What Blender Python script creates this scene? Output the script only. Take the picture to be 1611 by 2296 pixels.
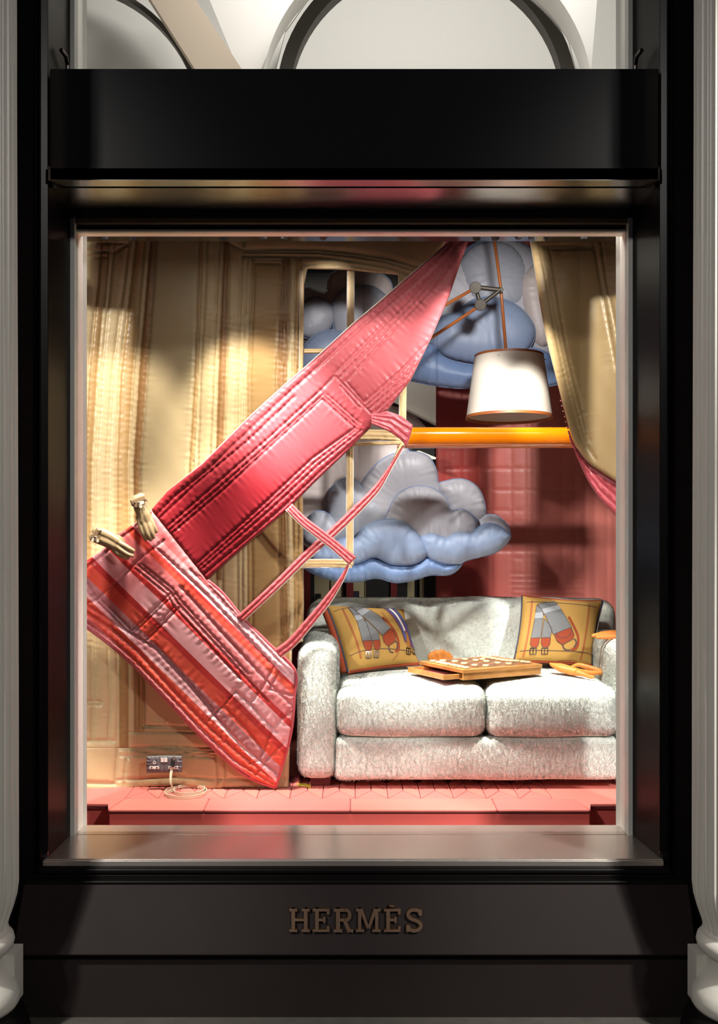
import bpy, bmesh, math, random
import numpy as np
from mathutils import Vector, Matrix

for o in list(bpy.data.objects):
    bpy.data.objects.remove(o, do_unlink=True)
SC = bpy.context.scene
COL = SC.collection
random.seed(7); RNG = np.random.default_rng(7)

# ------------------------------------------------------------------ camera, world, exposure
F = 2560.0; VX = 796.0; VY = 1165.0; CAMY = -4.0; CAMZ = 1.70
cam = bpy.data.cameras.new('camera'); camo = bpy.data.objects.new('camera', cam); COL.objects.link(camo)
camo.location = (0, CAMY, CAMZ); camo.rotation_euler = (math.pi/2, 0, 0)
cam.sensor_fit = 'VERTICAL'; cam.sensor_height = 36.0; cam.lens = 36.0*F/2296.0
cam.shift_x = (805.5-VX)/2296.0; cam.shift_y = (VY-1148.0)/2296.0
cam.clip_end = 200
SC.camera = camo
w = bpy.data.worlds.new('night'); SC.world = w; w.use_nodes = True
w.node_tree.nodes['Background'].inputs[0].default_value = (0.55, 0.6, 0.75, 1)
w.node_tree.nodes['Background'].inputs[1].default_value = 0.04
SC.view_settings.view_transform = 'Standard'
try: SC.view_settings.look = 'None'
except Exception: pass
SC.view_settings.gamma = 1.0; SC.view_settings.use_curve_mapping = False
SC.view_settings.exposure = 0.1

def P(px, py, Y):
    d = Y-CAMY
    return ((px-VX)*d/F, Y, CAMZ-(py-VY)*d/F)
def PV(px, py, Y): return Vector(P(px, py, Y))

def spot_light(name, loc, aim, watts, deg, blend=0.35, col=(1, .88, .72), rad=.025, parent=None):
    l = bpy.data.lights.new(name, 'SPOT'); l.energy = watts; l.spot_size = math.radians(deg); l.spot_blend = blend
    l.color = col; l.shadow_soft_size = rad
    o = bpy.data.objects.new(name, l); COL.objects.link(o); o.location = loc
    o.rotation_euler = (Vector(aim)-Vector(loc)).to_track_quat('-Z', 'Y').to_euler()
    return o
# unseen spots added on the street side: column wash and frontal window fill
for sg_, wt_ in ((1, 1.0), (-1, .8)):
    spot_light('added_street_spot', (sg_*2.9, -3.3, 4.2), (sg_*1.36, -.3, .75), 1500*wt_, 26, .9, (1, .97, .92), .12)
    spot_light('added_street_spot', (sg_*2.9, -3.3, 4.2), (sg_*1.36, -.3, 2.75), 1400*wt_, 26, .9, (1, .97, .92), .12)
    spot_light('added_street_spot', (sg_*5.2, -8.0, 6.5), (0, 0, 1.4), 1150, 36, .9, (1, .97, .92), .25)
# lights of the shop: upper room and the sales room behind the window
def area(name, loc, aim, watts, sx, sy, col=(1, .95, .88)):
    l = bpy.data.lights.new(name, 'AREA'); l.shape = 'RECTANGLE'; l.size = sx; l.size_y = sy; l.energy = watts; l.color = col
    o = bpy.data.objects.new(name, l); COL.objects.link(o); o.location = loc
    o.rotation_euler = (Vector(aim)-Vector(loc)).to_track_quat('-Z', 'Y').to_euler(); return o
area('upper_room_light', (.3, 1.0, 5.0), (.2, 2.3, 3.9), 41, 1.6, .5, (1, .97, .93))
area('sales_room_light', (-.1, 2.7, 3.285), (-.1, 2.75, 1.6), 10, .9, .3, (1, .92, .78))

# ------------------------------------------------------------------ helpers: objects
WORLD = {}
def tag(o, label=None, cat=None, group=None, kind=None):
    if label: o['label'] = label
    if cat: o['category'] = cat
    if group: o['group'] = group
    if kind: o['kind'] = kind
    return o
def thing(name, loc, label=None, cat=None, group=None, kind=None):
    o = bpy.data.objects.new(name, None); o.empty_display_size = .05
    COL.objects.link(o); o.location = loc; WORLD[o.name] = Vector(loc)
    return tag(o, label, cat, group, kind)
def setparent(o, parent):
    o.parent = parent
    o.matrix_parent_inverse = Matrix.Translation(-WORLD[parent.name]) if parent.name in WORLD else Matrix.Identity(4)
def mesh_obj(name, verts, faces, mat=None, parent=None, smooth=True, merge=False, auto=None):
    me = bpy.data.meshes.new(name)
    me.from_pydata([tuple(v) for v in verts], [], [tuple(int(i) for i in f) for f in faces])
    if merge or auto is not None:
        bm = bmesh.new(); bm.from_mesh(me)
        if merge: bmesh.ops.remove_doubles(bm, verts=bm.verts, dist=1e-5)
        bmesh.ops.recalc_face_normals(bm, faces=bm.faces)
        if auto is not None:
            a = math.radians(auto)
            for e in bm.edges:
                if len(e.link_faces) == 2 and e.calc_face_angle(0) > a: e.smooth = False
        bm.to_mesh(me); bm.free()
    if smooth: me.polygons.foreach_set('use_smooth', [True]*len(me.polygons))
    o = bpy.data.objects.new(name, me)
    if mat is not None: me.materials.append(mat)
    COL.objects.link(o)
    if parent is not None: setparent(o, parent)
    return o
class MB:
    def __init__(s): s.v = []; s.f = []
    def add(s, v, f):
        n = len(s.v); s.v += [tuple(q) for q in v]; s.f += [tuple(i+n for i in q) for q in f]; return s
    def box(s, x0, x1, y0, y1, z0, z1):
        v = [(x, y, z) for x in (x0, x1) for y in (y0, y1) for z in (z0, z1)]
        return s.add(v, [(0, 1, 3, 2), (4, 6, 7, 5), (0, 4, 5, 1), (2, 3, 7, 6), (0, 2, 6, 4), (1, 5, 7, 3)])
    def hexa(s, v):   # 8 verts: bottom 4 loop, top 4 loop
        return s.add(v, [(3, 2, 1, 0), (4, 5, 6, 7), (0, 1, 5, 4), (1, 2, 6, 5), (2, 3, 7, 6), (3, 0, 4, 7)])
    def tube(s, pts, r, n=12, cap=True):
        pts = [Vector(p) for p in pts]; m = len(pts)
        rs = r if isinstance(r, (list, tuple)) else [r]*m
        rings = []; up = None
        for i, p in enumerate(pts):
            t = (pts[min(i+1, m-1)]-pts[max(i-1, 0)]).normalized()
            if up is None:
                up = Vector((0, 0, 1)) if abs(t.z) < .9 else Vector((0, 1, 0))
            a = t.cross(up).normalized(); b = a.cross(t).normalized(); up = b
            rings.append([p+(a*math.cos(2*math.pi*k/n)+b*math.sin(2*math.pi*k/n))*rs[i] for k in range(n)])
        v = [q for R in rings for q in R]; f = []
        for i in range(m-1):
            for k in range(n):
                f.append((i*n+k, i*n+(k+1) % n, (i+1)*n+(k+1) % n, (i+1)*n+k))
        if cap: f += [tuple(range(n))[::-1], tuple(range((m-1)*n, m*n))]
        return s.add(v, f)
    def lathe(s, c, prof, n=40, cap=False, flute=0, depth=0, flute_z=None, axis=None):
        v = []; f = []; m = len(prof); c = Vector(c)
        for (r, z) in prof:
            for k in range(n):
                a = 2*math.pi*k/n; rr = r
                v.append(c+Vector((rr*math.cos(a), rr*math.sin(a), z)))
        for i in range(m-1):
            for k in range(n):
                f.append((i*n+k, i*n+(k+1) % n, (i+1)*n+(k+1) % n, (i+1)*n+k))
        if cap: f += [tuple(range(n))[::-1], tuple(range((m-1)*n, m*n))]
        return s.add(v, f)
    def prism(s, poly, y0, y1):     # poly in (x,z), extruded along Y
        n = len(poly)
        v = [(x, y0, z) for x, z in poly]+[(x, y1, z) for x, z in poly]
        f = [tuple(range(n)), tuple(range(n, 2*n))[::-1]]+[(i, i+n, (i+1) % n+n, (i+1) % n) for i in range(n)]
        return s.add(v, f)
    def build(s, name, mat=None, parent=None, smooth=False, merge=False, auto=None):
        return mesh_obj(name, s.v, s.f, mat, parent, smooth or auto is not None, merge, auto)
def bevel(o, w=.004, seg=2):
    m = o.modifiers.new('bevel', 'BEVEL'); m.width = w; m.segments = seg; m.limit_method = 'ANGLE'; m.angle_limit = math.radians(35)
    return o

# ------------------------------------------------------------------ helpers: materials
def lin(c): return c/12.92 if c <= .04045 else ((c+.055)/1.055)**2.4
def C(r, g, b, k=1.0): return (lin(r/255)*k, lin(g/255)*k, lin(b/255)*k, 1)
def mat(name, col, rough=.5, metal=0., spec=.5, noise=.0, nscale=30., bump=0., bscale=200., sheen=0., coat=0., attr=None, aniso=None, bdist=.002, ior=None, trans=0.):
    m = bpy.data.materials.new(name); m.use_nodes = True
    nt = m.node_tree; b = nt.nodes['Principled BSDF']
    b.inputs['Roughness'].default_value = rough; b.inputs['Metallic'].default_value = metal
    b.inputs['Specular IOR Level'].default_value = spec
    if ior: b.inputs['IOR'].default_value = ior
    b.inputs['Base Color'].default_value = col
    if sheen:
        b.inputs['Sheen Weight'].default_value = sheen; b.inputs['Sheen Roughness'].default_value = .4
    if coat:
        b.inputs['Coat Weight'].default_value = coat; b.inputs['Coat Roughness'].default_value = .06
    tc = nt.nodes.new('ShaderNodeTexCoord'); src = None
    if attr:
        a = nt.nodes.new('ShaderNodeAttribute'); a.attribute_name = attr; src = a.outputs['Color']
    if noise or src is not None:
        mx = nt.nodes.new('ShaderNodeMix'); mx.data_type = 'RGBA'; mx.blend_type = 'MULTIPLY'; mx.inputs['Factor'].default_value = 1
        if src is not None: nt.links.new(src, mx.inputs['A'])
        else: mx.inputs['A'].default_value = col
        n = nt.nodes.new('ShaderNodeTexNoise'); n.inputs['Scale'].default_value = nscale; n.inputs['Detail'].default_value = 3
        nt.links.new(tc.outputs['Object'], n.inputs['Vector'])
        mr = nt.nodes.new('ShaderNodeMapRange'); mr.inputs['To Min'].default_value = 1-noise; mr.inputs['To Max'].default_value = 1+noise
        nt.links.new(n.outputs['Fac'], mr.inputs['Value'])
        nt.links.new(mr.outputs['Result'], mx.inputs['B'])
        nt.links.new(mx.outputs['Result'], b.inputs['Base Color'])
    if bump:
        n2 = nt.nodes.new('ShaderNodeTexNoise'); n2.inputs['Scale'].default_value = bscale; n2.inputs['Detail'].default_value = 2
        nt.links.new(tc.outputs['Object'], n2.inputs['Vector'])
        bp = nt.nodes.new('ShaderNodeBump'); bp.inputs['Strength'].default_value = bump; bp.inputs['Distance'].default_value = bdist
        nt.links.new(n2.outputs['Fac'], bp.inputs['Height']); nt.links.new(bp.outputs['Normal'], b.inputs['Normal'])
    return m
def wood(name, c1, c2, scale=6, rough=.35, axis=(1, 12, 12)):
    m = mat(name, c1, rough); nt = m.node_tree; b = nt.nodes['Principled BSDF']
    tc = nt.nodes.new('ShaderNodeTexCoord'); mp = nt.nodes.new('ShaderNodeMapping'); mp.inputs['Scale'].default_value = axis
    n = nt.nodes.new('ShaderNodeTexNoise'); n.inputs['Scale'].default_value = scale; n.inputs['Detail'].default_value = 6
    r = nt.nodes.new('ShaderNodeValToRGB'); r.color_ramp.elements[0].position = .3; r.color_ramp.elements[1].position = .7
    r.color_ramp.elements[0].color = c1; r.color_ramp.elements[1].color = c2
    nt.links.new(tc.outputs['Object'], mp.inputs['Vector']); nt.links.new(mp.outputs['Vector'], n.inputs['Vector'])
    nt.links.new(n.outputs['Fac'], r.inputs['Fac']); nt.links.new(r.outputs['Color'], b.inputs['Base Color']); return m

M = {}
M['black'] = mat('black_paint', C(15, 12, 12), .32, spec=.12, bump=.03, bscale=60)
M['reveal'] = mat('reveal_black_satin', C(14, 11, 11), .34, spec=.04)
M['blackgloss'] = mat('black_gloss', C(10, 9, 9), .16, spec=.5)
M['sillm'] = mat('sill_bronze', C(205, 196, 188), .25, metal=.85, spec=.6, bump=.02, bscale=90)
M['plinth'] = mat('plinth_paint', C(34, 28, 27), .6, spec=.08, noise=.12, nscale=8)
M['soffit'] = mat('soffit_paint', C(26, 22, 20), .22, ior=2.2, spec=.7)
M['whiteframe'] = mat('white_frame_paint', C(225, 222, 214), .45)
M['column'] = mat('column_stone_paint', C(205, 200, 190), .35, noise=.06, nscale=6, bump=.15, bscale=120)
M['asphalt'] = mat('pavement_stone', C(70, 66, 60), .8, noise=.4, nscale=14, bump=.5, bscale=150)
M['bronze'] = mat('bronze_letter', C(74, 52, 34), .45, metal=.5)
M['dark'] = mat('dark_metal', C(14, 13, 13), .4, spec=.3)
M['steel'] = mat('steel', C(150, 145, 140), .25, metal=1)
M['chrome'] = mat('chrome', C(235, 232, 225), .08, metal=1)
M['beige'] = mat('beige_satin', C(200, 174, 130), .36, spec=.45, noise=.05, nscale=25, bump=.06, bscale=500, sheen=.15, attr='tint')
M['beige1'] = mat('beige_satin_plain', C(192, 164, 118), .36, spec=.45, noise=.05, nscale=25, bump=.06, bscale=500, sheen=.15)
M['beige2'] = mat('olive_beige_satin', C(166, 141, 98), .38, spec=.4, noise=.05, nscale=25, bump=.06, bscale=500, sheen=.15)
M['red'] = mat('red_satin', C(178, 66, 72), .38, spec=.32, noise=.05, nscale=20, bump=.05, bscale=500, sheen=.06, attr='tint')
M['strap'] = mat('red_strap_satin', C(172, 66, 70), .36, noise=.06, nscale=30, bump=.06, bscale=400, sheen=.2)
M['lining'] = mat('pink_lining_satin', C(178, 74, 82), .38, noise=.05, sheen=.2)
M['backred'] = mat('red_quilt_wall', C(150, 52, 48), .42, spec=.4, noise=.10, nscale=6, bump=.06, bscale=300, sheen=.15, attr='tint')
M['cl_grey'] = mat('cloud_grey_silk', C(186, 186, 196), .42, spec=.4, bump=.1, bscale=60, sheen=.1)
M['cl_mid'] = mat('cloud_midgrey_silk', C(170, 175, 188), .42, spec=.4, bump=.1, bscale=60, sheen=.1)
M['cl_blue'] = mat('cloud_blue_silk', C(148, 166, 198), .42, spec=.4, bump=.1, bscale=60, sheen=.1)
M['cl_deep'] = mat('cloud_deepblue_silk', C(126, 153, 198), .42, spec=.4, bump=.1, bscale=60, sheen=.1)
M['cl_mauve'] = mat('cloud_mauve_silk', C(196, 184, 182), .42, spec=.4, bump=.1, bscale=60, sheen=.1)
M['orange'] = mat('orange_lacquer', C(216, 116, 6), .12, spec=.6, coat=.6)
M['leather'] = mat('tan_leather', C(150, 84, 40), .45, bump=.2, bscale=300)
M['shade'] = mat('lamp_shade_cloth', C(214, 206, 194), .7, bump=.1, bscale=900)
M['bracket'] = mat('bracket_olive_metal', C(62, 56, 46), .45, metal=.3)
M['fur'] = mat('white_fur', C(240, 245, 236), .85, spec=.2, noise=.06, nscale=18)
_nt = M['fur'].node_tree; _a = _nt.nodes.new('ShaderNodeAttribute'); _a.attribute_name = 'hair_normal'
_nt.links.new(_a.outputs['Vector'], _nt.nodes['Principled BSDF'].inputs['Normal'])
M['furbase'] = mat('white_fur_base', C(232, 238, 228), .9, spec=.1, noise=.06, nscale=40, bump=.3, bscale=120, bdist=.01)
M['foot'] = mat('sofa_foot_wood', C(84, 22, 22), .5)
M['mustard'] = mat('mustard_cotton', C(170, 132, 70), .8, spec=.15, noise=.06, nscale=40, bump=.15, bscale=900)
M['rust'] = mat('rust_leather_print', C(140, 60, 34), .7, spec=.2)
M['greyweave'] = mat('grey_weave_print', C(112, 113, 114), .85, spec=.1, noise=.45, nscale=330)
M['paleweave'] = mat('pale_weave_print', C(150, 152, 156), .85, spec=.1, noise=.3, nscale=330)
M['navy'] = mat('navy_edging', C(40, 44, 60), .7)
M['cream'] = mat('cream_edging', C(232, 226, 210), .7)
M['purple'] = mat('purple_print', C(104, 62, 96), .8, noise=.35, nscale=260)
M['blueprint'] = mat('blue_print', C(62, 82, 140), .8)
M['ochre'] = mat('ochre_print', C(150, 98, 34), .8)
M['inkline'] = mat('ink_line_print', C(74, 60, 56), .8)
M['stitch'] = mat('rust_stitch_print', C(150, 84, 40), .8)
M['boardwood'] = wood('honey_wood', C(168, 110, 54), C(190, 136, 76), 3)
M['boardtop'] = wood('walnut_field', C(126, 80, 48), C(146, 98, 62), 4, .4)
M['squarewood'] = wood('dark_square_wood', C(98, 58, 34), C(116, 72, 44), 5, .4)
M['piece'] = wood('pale_wood', C(222, 190, 140), C(238, 212, 168), 9, .45)
M['glove_b'] = mat('taupe_glove_leather', C(138, 118, 86), .5, bump=.15, bscale=200)
M['glove_o'] = mat('orange_glove_leather', C(214, 128, 52), .5, bump=.15, bscale=200, noise=.15, nscale=14)
M['taupe'] = mat('taupe_leather', C(120, 98, 72), .5)
M['socket'] = mat('socket_grey_fabric', C(96, 94, 98), .55)
M['white'] = mat('white_print', C(226, 224, 220), .6)
M['strapg'] = mat('pale_leather_strap', C(206, 196, 170), .45)
M['floorred'] = mat('coral_quilt_cloth', C(200, 104, 96), .5, spec=.35, noise=.06, nscale=12, sheen=.15, bump=.1, bscale=40, bdist=.004)
M['floorred2'] = mat('coral_quilt_cloth_b', C(206, 110, 98), .5, spec=.35, noise=.06, nscale=12, sheen=.15, bump=.1, bscale=40, bdist=.004)
M['floorbase'] = mat('seam_dark_red', C(110, 30, 34), .7)
M['fascia'] = mat('red_fascia_paint', C(232, 104, 96), .45, spec=.35)
M['room'] = mat('display_side_wall', C(120, 100, 92), .8)
M['ceil'] = mat('dark_ceiling', C(40, 38, 38), .5)
M['shopdark'] = mat('shop_dark', C(26, 24, 24), .5)
M['shopred'] = mat('shop_red_post', C(120, 24, 22), .5)
M['shopcream'] = mat('shop_cream_panel', C(214, 204, 160), .6)
M['shopwhite'] = mat('shop_white_panel', C(226, 228, 224), .6)
M['vault'] = mat('vault_plaster', C(214, 212, 206), .8, noise=.02)
M['rib'] = mat('arch_rib_dark', C(70, 66, 60), .5)
M['beam'] = mat('beige_beam', C(196, 180, 160), .6)
M['yellow'] = mat('yellow_leather', C(205, 180, 60), .5)
# window glass: thin, clear, fresnel reflection
g = bpy.data.materials.new('window_glass'); g.use_nodes = True; nt = g.node_tree; nt.nodes.clear()
out = nt.nodes.new('ShaderNodeOutputMaterial'); tr = nt.nodes.new('ShaderNodeBsdfTransparent'); gl = nt.nodes.new('ShaderNodeBsdfGlossy')
gl.inputs['Roughness'].default_value = .02; fr = nt.nodes.new('ShaderNodeFresnel'); fr.inputs['IOR'].default_value = 1.2
mxs = nt.nodes.new('ShaderNodeMixShader'); nt.links.new(fr.outputs[0], mxs.inputs[0]); nt.links.new(tr.outputs[0], mxs.inputs[1]); nt.links.new(gl.outputs[0], mxs.inputs[2])
nt.links.new(mxs.outputs[0], out.inputs[0]); M['glass'] = g
# plaid print, crisp bands from the cloth's own uv
def plaid_material():
    m = mat('plaid_satin', C(200, 90, 88), .38, spec=.35, bump=.05, bscale=500, sheen=.06); nt = m.node_tree; b = nt.nodes['Principled BSDF']
    uv = nt.nodes.new('ShaderNodeUVMap'); uv.uv_map = 'cloth'
    def dot(ax, ay):
        d = nt.nodes.new('ShaderNodeVectorMath'); d.operation = 'DOT_PRODUCT'; d.inputs[1].default_value = (ax, ay, 0)
        nt.links.new(uv.outputs['UV'], d.inputs[0]); return d.outputs['Value']
    def ramp(sock, lo, hi, stops, mode='CONSTANT'):
        mr = nt.nodes.new('ShaderNodeMapRange'); mr.inputs['From Min'].default_value = lo; mr.inputs['From Max'].default_value = hi
        nt.links.new(sock, mr.inputs['Value']); r = nt.nodes.new('ShaderNodeValToRGB'); r.color_ramp.interpolation = mode
        el = r.color_ramp.elements
        for i, (p, c) in enumerate(stops):
            e = el[i] if i < 2 else el.new(p)
            e.position = p; e.color = c
        nt.links.new(mr.outputs['Result'], r.inputs['Fac']); return r.outputs['Color']
    pk = C(220, 162, 166); ro = C(202, 116, 118); rd = C(176, 52, 50); og = C(206, 84, 66); mv = C(176, 124, 128); lp = C(232, 188, 192)
    v = dot(.70, -.715)
    W = 265.
    seq = [(0, ro), (8, pk), (30, rd), (36, og), (47, ro), (92, rd), (104, pk), (142, rd), (156, og), (182, mv), (206, lp), (214, og), (244, ro), (256, pk)]
    c1 = ramp(v, -.605, -.605-.265, [(a/W, c) for a, c in seq])
    u = dot(.715, .70)
    dk = (.7, .42, .42, 1); w1 = (1, 1, 1, 1); md = (.9, .7, .7, 1); lt = (1.0, .96, .96, 1)
    c2 = ramp(u, .95, 1.75, [(0, md), (.04, dk), (.16, md), (.22, dk), (.30, lt), (.36, md), (.42, w1), (.86, w1)], 'LINEAR')
    mx = nt.nodes.new('ShaderNodeMix'); mx.data_type = 'RGBA'; mx.blend_type = 'MULTIPLY'; mx.inputs['Factor'].default_value = 1
    nt.links.new(c1, mx.inputs['A']); nt.links.new(c2, mx.inputs['B']); nt.links.new(mx.outputs['Result'], b.inputs['Base Color'])
    return m
M['plaid'] = plaid_material()

# ------------------------------------------------------------------ helpers: quilted cloth
def cr(pts, n=8, closed=False):
    pts = [np.array(p, float) for p in pts]; m = len(pts); out = []
    for i in range(m if closed else m-1):
        p0 = pts[(i-1) % m] if closed or i > 0 else 2*pts[0]-pts[1]
        p1 = pts[i]; p2 = pts[(i+1) % m]
        p3 = pts[(i+2) % m] if closed or i+2 < m else 2*pts[-1]-pts[-2]
        for k in range(n):
            t = k/n
            out.append(.5*((2*p1)+(-p0+p2)*t+(2*p0-5*p1+4*p2-p3)*t*t+(-p0+3*p1-3*p2+p3)*t**3))
    if not closed: out.append(pts[-1])
    return [tuple(p) for p in out]
def inside(poly, x, y):
    r = np.zeros(x.shape, bool); n = len(poly)
    for i in range(n):
        x0, y0 = poly[i]; x1, y1 = poly[(i+1) % n]
        if y0 == y1: continue
        c = ((y0 > y) != (y1 > y)) & (x < (x1-x0)*(y-y0)/(y1-y0)+x0)
        r ^= c
    return r
_ph = RNG.uniform(0, 6.28, 40); _fr = RNG.uniform(.25, 1.6, 40)
def n1(t, s):
    v = np.zeros_like(t)
    for k in range(5):
        v += np.sin(t*_fr[k]*2.2+_ph[k]+s*(1.7+k))
    return v/2.6
def closest(x, y, segs):
    best = np.full(x.shape, 1e9); T = np.zeros(x.shape); D = np.full(x.shape, 1e9); S = np.zeros(x.shape); CX = x.copy(); CY = y.copy()
    for (ax, ay, bx, by, wd, off, sid) in segs:
        ex, ey = bx-ax, by-ay; L2 = ex*ex+ey*ey
        if L2 < 1e-9: continue
        t = np.clip(((x-ax)*ex+(y-ay)*ey)/L2, 0, 1)
        qx = ax+t*ex; qy = ay+t*ey; d = np.hypot(x-qx, y-qy); q = d/wd
        mk = q < best
        best[mk] = q[mk]; D[mk] = d[mk]; T[mk] = (off+t*math.sqrt(L2))[mk]; S[mk] = sid; CX[mk] = qx[mk]; CY[mk] = qy[mk]
    return best, D, T, S, CX, CY
def segments(lines):
    out = []
    for sid, (pl, wd) in enumerate(lines):
        off = 0
        for a, b in zip(pl[:-1], pl[1:]):
            out.append((a[0], a[1], b[0], b[1], wd, off, sid)); off += math.hypot(b[0]-a[0], b[1]-a[1])
    return out
def quilt(name, outline, Y, seams, mat_, parent=None, step=3., H=.014, w=10., wr=.35, lam=9., reach=1.6, holes=(), edge_w=None,
          col=None, thick=.01, back=None, fold=0., parts=None, uv=True):
    """puffed, stitched cloth: a grid in the cloth's plan, pressed in along its seams"""
    ol = np.array(outline); x0, y0 = ol.min(0); x1, y1 = ol.max(0)
    nx = int((x1-x0)/step)+2; ny = int((y1-y0)/step)+2
    gx, gy = np.meshgrid(np.linspace(x0, x1, nx), np.linspace(y0, y1, ny))
    cx = (gx[:-1, :-1]+gx[1:, 1:])/2; cy = (gy[:-1, :-1]+gy[1:, 1:])/2
    keep = inside(outline, cx, cy)
    for h in holes: keep &= ~inside(h, cx, cy)
    idx = np.arange(nx*ny).reshape(ny, nx)
    q = np.stack([idx[:-1, :-1], idx[1:, :-1], idx[1:, 1:], idx[:-1, 1:]], -1)[keep]
    fc = np.stack([cx[keep], cy[keep]], -1)
    used = np.unique(q); rm = np.full(nx*ny, -1); rm[used] = np.arange(len(used)); q = rm[q]
    x = gx.ravel()[used].copy(); y = gy.ravel()[used].copy()
    # snap the rim
    e = np.sort(np.concatenate([q[:, [0, 1]], q[:, [1, 2]], q[:, [2, 3]], q[:, [3, 0]]]), 1)
    ue, cnt = np.unique(e, axis=0, return_counts=True); bv = np.unique(ue[cnt == 1])
    rim = [(list(outline)+[outline[0]], 1.)]+[(list(h)+[h[0]], 1.) for h in holes]
    _, D, _, _, qx, qy = closest(x[bv], y[bv], segments(rim))
    ok = D < step*1.8; x[bv[ok]] = qx[ok]; y[bv[ok]] = qy[ok]
    lines = [(s[0], s[1] if len(s) > 1 and s[1] else w) for s in seams]
    ew = edge_w or w
    lines += [(r, ew) for r, _ in rim]
    qn, D, T, S, _, _ = closest(x, y, segments(lines))
    c = np.clip(qn, 0, 1); h = H*np.sqrt(np.clip(1-(1-c)**2, 0, 1))
    wri = n1(T/lam, S)*np.exp(-D/(w*reach))*np.clip(D/2.5, 0, 1)
    h = h+H*wr*wri
    if fold: h = h+fold*(np.sin(x*.045+np.sin(y*.02)*1.5)+np.sin(y*.031+x*.017)+.6*np.sin(x*.11-y*.07))
    Yb = Y(x, y) if callable(Y) else np.full(x.shape, float(Y))
    d = Yb-CAMY
    V = np.stack([(x-VX)*d/F, Yb-h, CAMZ-(y-VY)*d/F], -1)
    def emit(nm, quads, mt, par, sign=1, VV=V, hx=None):
        us = np.unique(quads); r2 = np.full(len(VV), -1); r2[us] = np.arange(len(us)); qq = r2[quads]
        if sign < 0: qq = qq[:, ::-1]
        me = bpy.data.meshes.new(nm); vv = VV[us]
        me.vertices.add(len(vv)); me.vertices.foreach_set('co', vv.ravel())
        me.loops.add(qq.size); me.loops.foreach_set('vertex_index', qq.ravel())
        me.polygons.add(len(qq)); me.polygons.foreach_set('loop_start', np.arange(len(qq))*4); me.polygons.foreach_set('loop_total', np.full(len(qq), 4))
        me.polygons.foreach_set('use_smooth', np.ones(len(qq), bool))
        me.update(calc_edges=True)
        if uv:
            ul = me.uv_layers.new(name='cloth'); ul.data.foreach_set('uv', (np.stack([x[us], y[us]], -1)/1000.)[qq.ravel()].ravel())
        if col is not None:
            a = me.color_attributes.new('tint', 'FLOAT_COLOR', 'POINT'); cc = col(x[us], y[us]); a.data.foreach_set('color', np.concatenate([cc, np.ones((len(us), 1))], 1).ravel())
        me.validate(); me.materials.append(mt)
        o = bpy.data.objects.new(nm, me); COL.objects.link(o)
        if par is not None: setparent(o, par)
        return o, vv, qq
    if back is not None:       # closed cushion: one mesh, front and back
        n = len(V); Vb = np.stack([V[:, 0], Yb+h*back, V[:, 2]], -1)
        isb = np.zeros(n, bool); isb[bv] = True
        mapb = np.where(isb, np.arange(n), np.arange(n)+n)
        VV = np.concatenate([V, Vb]); x = np.concatenate([x, x]); y = np.concatenate([y, y])
        qq = np.concatenate([q, mapb[q][:, ::-1]])
        return emit(name, qq, mat_, parent, 1, VV)[0]
    res = []
    if parts:
        left = np.ones(len(q), bool)
        for (nm, poly, mt) in parts:
            k = inside(poly, fc[:, 0], fc[:, 1]) & left; left &= ~k
            if k.any():
                o, _, _ = emit(nm, q[k], mt, parent); res.append(o)
        if left.any(): res.append(emit(name, q[left], mat_, parent)[0])
    else: res.append(emit(name, q, mat_, parent)[0])
    if thick:
        for o in res:
            m = o.modifiers.new('thickness', 'SOLIDIFY'); m.thickness = thick; m.offset = -1
    return res if parts else res[0]
def band(cl, wd):
    """outline of a ribbon from a centre line and width(s), plan units"""
    pts = [np.array(p, float) for p in cl]; n = len(pts); ws = wd if isinstance(wd, (list, tuple)) else [wd]*n
    L = []; R = []
    for i, p in enumerate(pts):
        t = pts[min(i+1, n-1)]-pts[max(i-1, 0)]; t /= np.hypot(*t); nrm = np.array([-t[1], t[0]])
        L.append(tuple(p+nrm*ws[i]/2)); R.append(tuple(p-nrm*ws[i]/2))
    return L+R[::-1]
def off(pl, dx, dy): return [(a+dx, b+dy) for a, b in pl]

# ------------------------------------------------------------------ facade
def sx(px, Y): return (px-VX)*(Y-CAMY)/F
def sz(py, Y): return CAMZ-(py-VY)*(Y-CAMY)/F
pav = MB().box(-6, 6, -9, .05, -.2, 0).build('pavement', M['asphalt']); tag(pav, 'dark stone pavement in front of the shop window', 'pavement', kind='structure')
# plinth: sloped upper board and vertical kick board
Yt, Yb_, Yk = -.04, -.14, -.10
zt, zb = sz(1981, Yt), sz(2143, Yb_)
pl = thing('wall_front', (0, -.1, 0), 'dark plinth under the shop window with sloped panel', 'wall', kind='structure')
xl_t, xr_t, xl_b, xr_b = sx(52, Yt), sx(1545, Yt), sx(26, Yb_), sx(1566, Yb_)
b = MB().hexa([(xl_b, Yb_, zb), (xr_b, Yb_, zb), (xr_b, .5, zb), (xl_b, .5, zb), (xl_t, Yt, zt), (xr_t, Yt, zt), (xr_t, .5, zt), (xl_t, .5, zt)]).build('sloped_panel', M['plinth'], pl); bevel(b, .006)
MB().box(sx(36, Yk), sx(1560, Yk), Yk, .5, -.05, zb+.005).build('kick_board', M['plinth'], pl)
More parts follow.
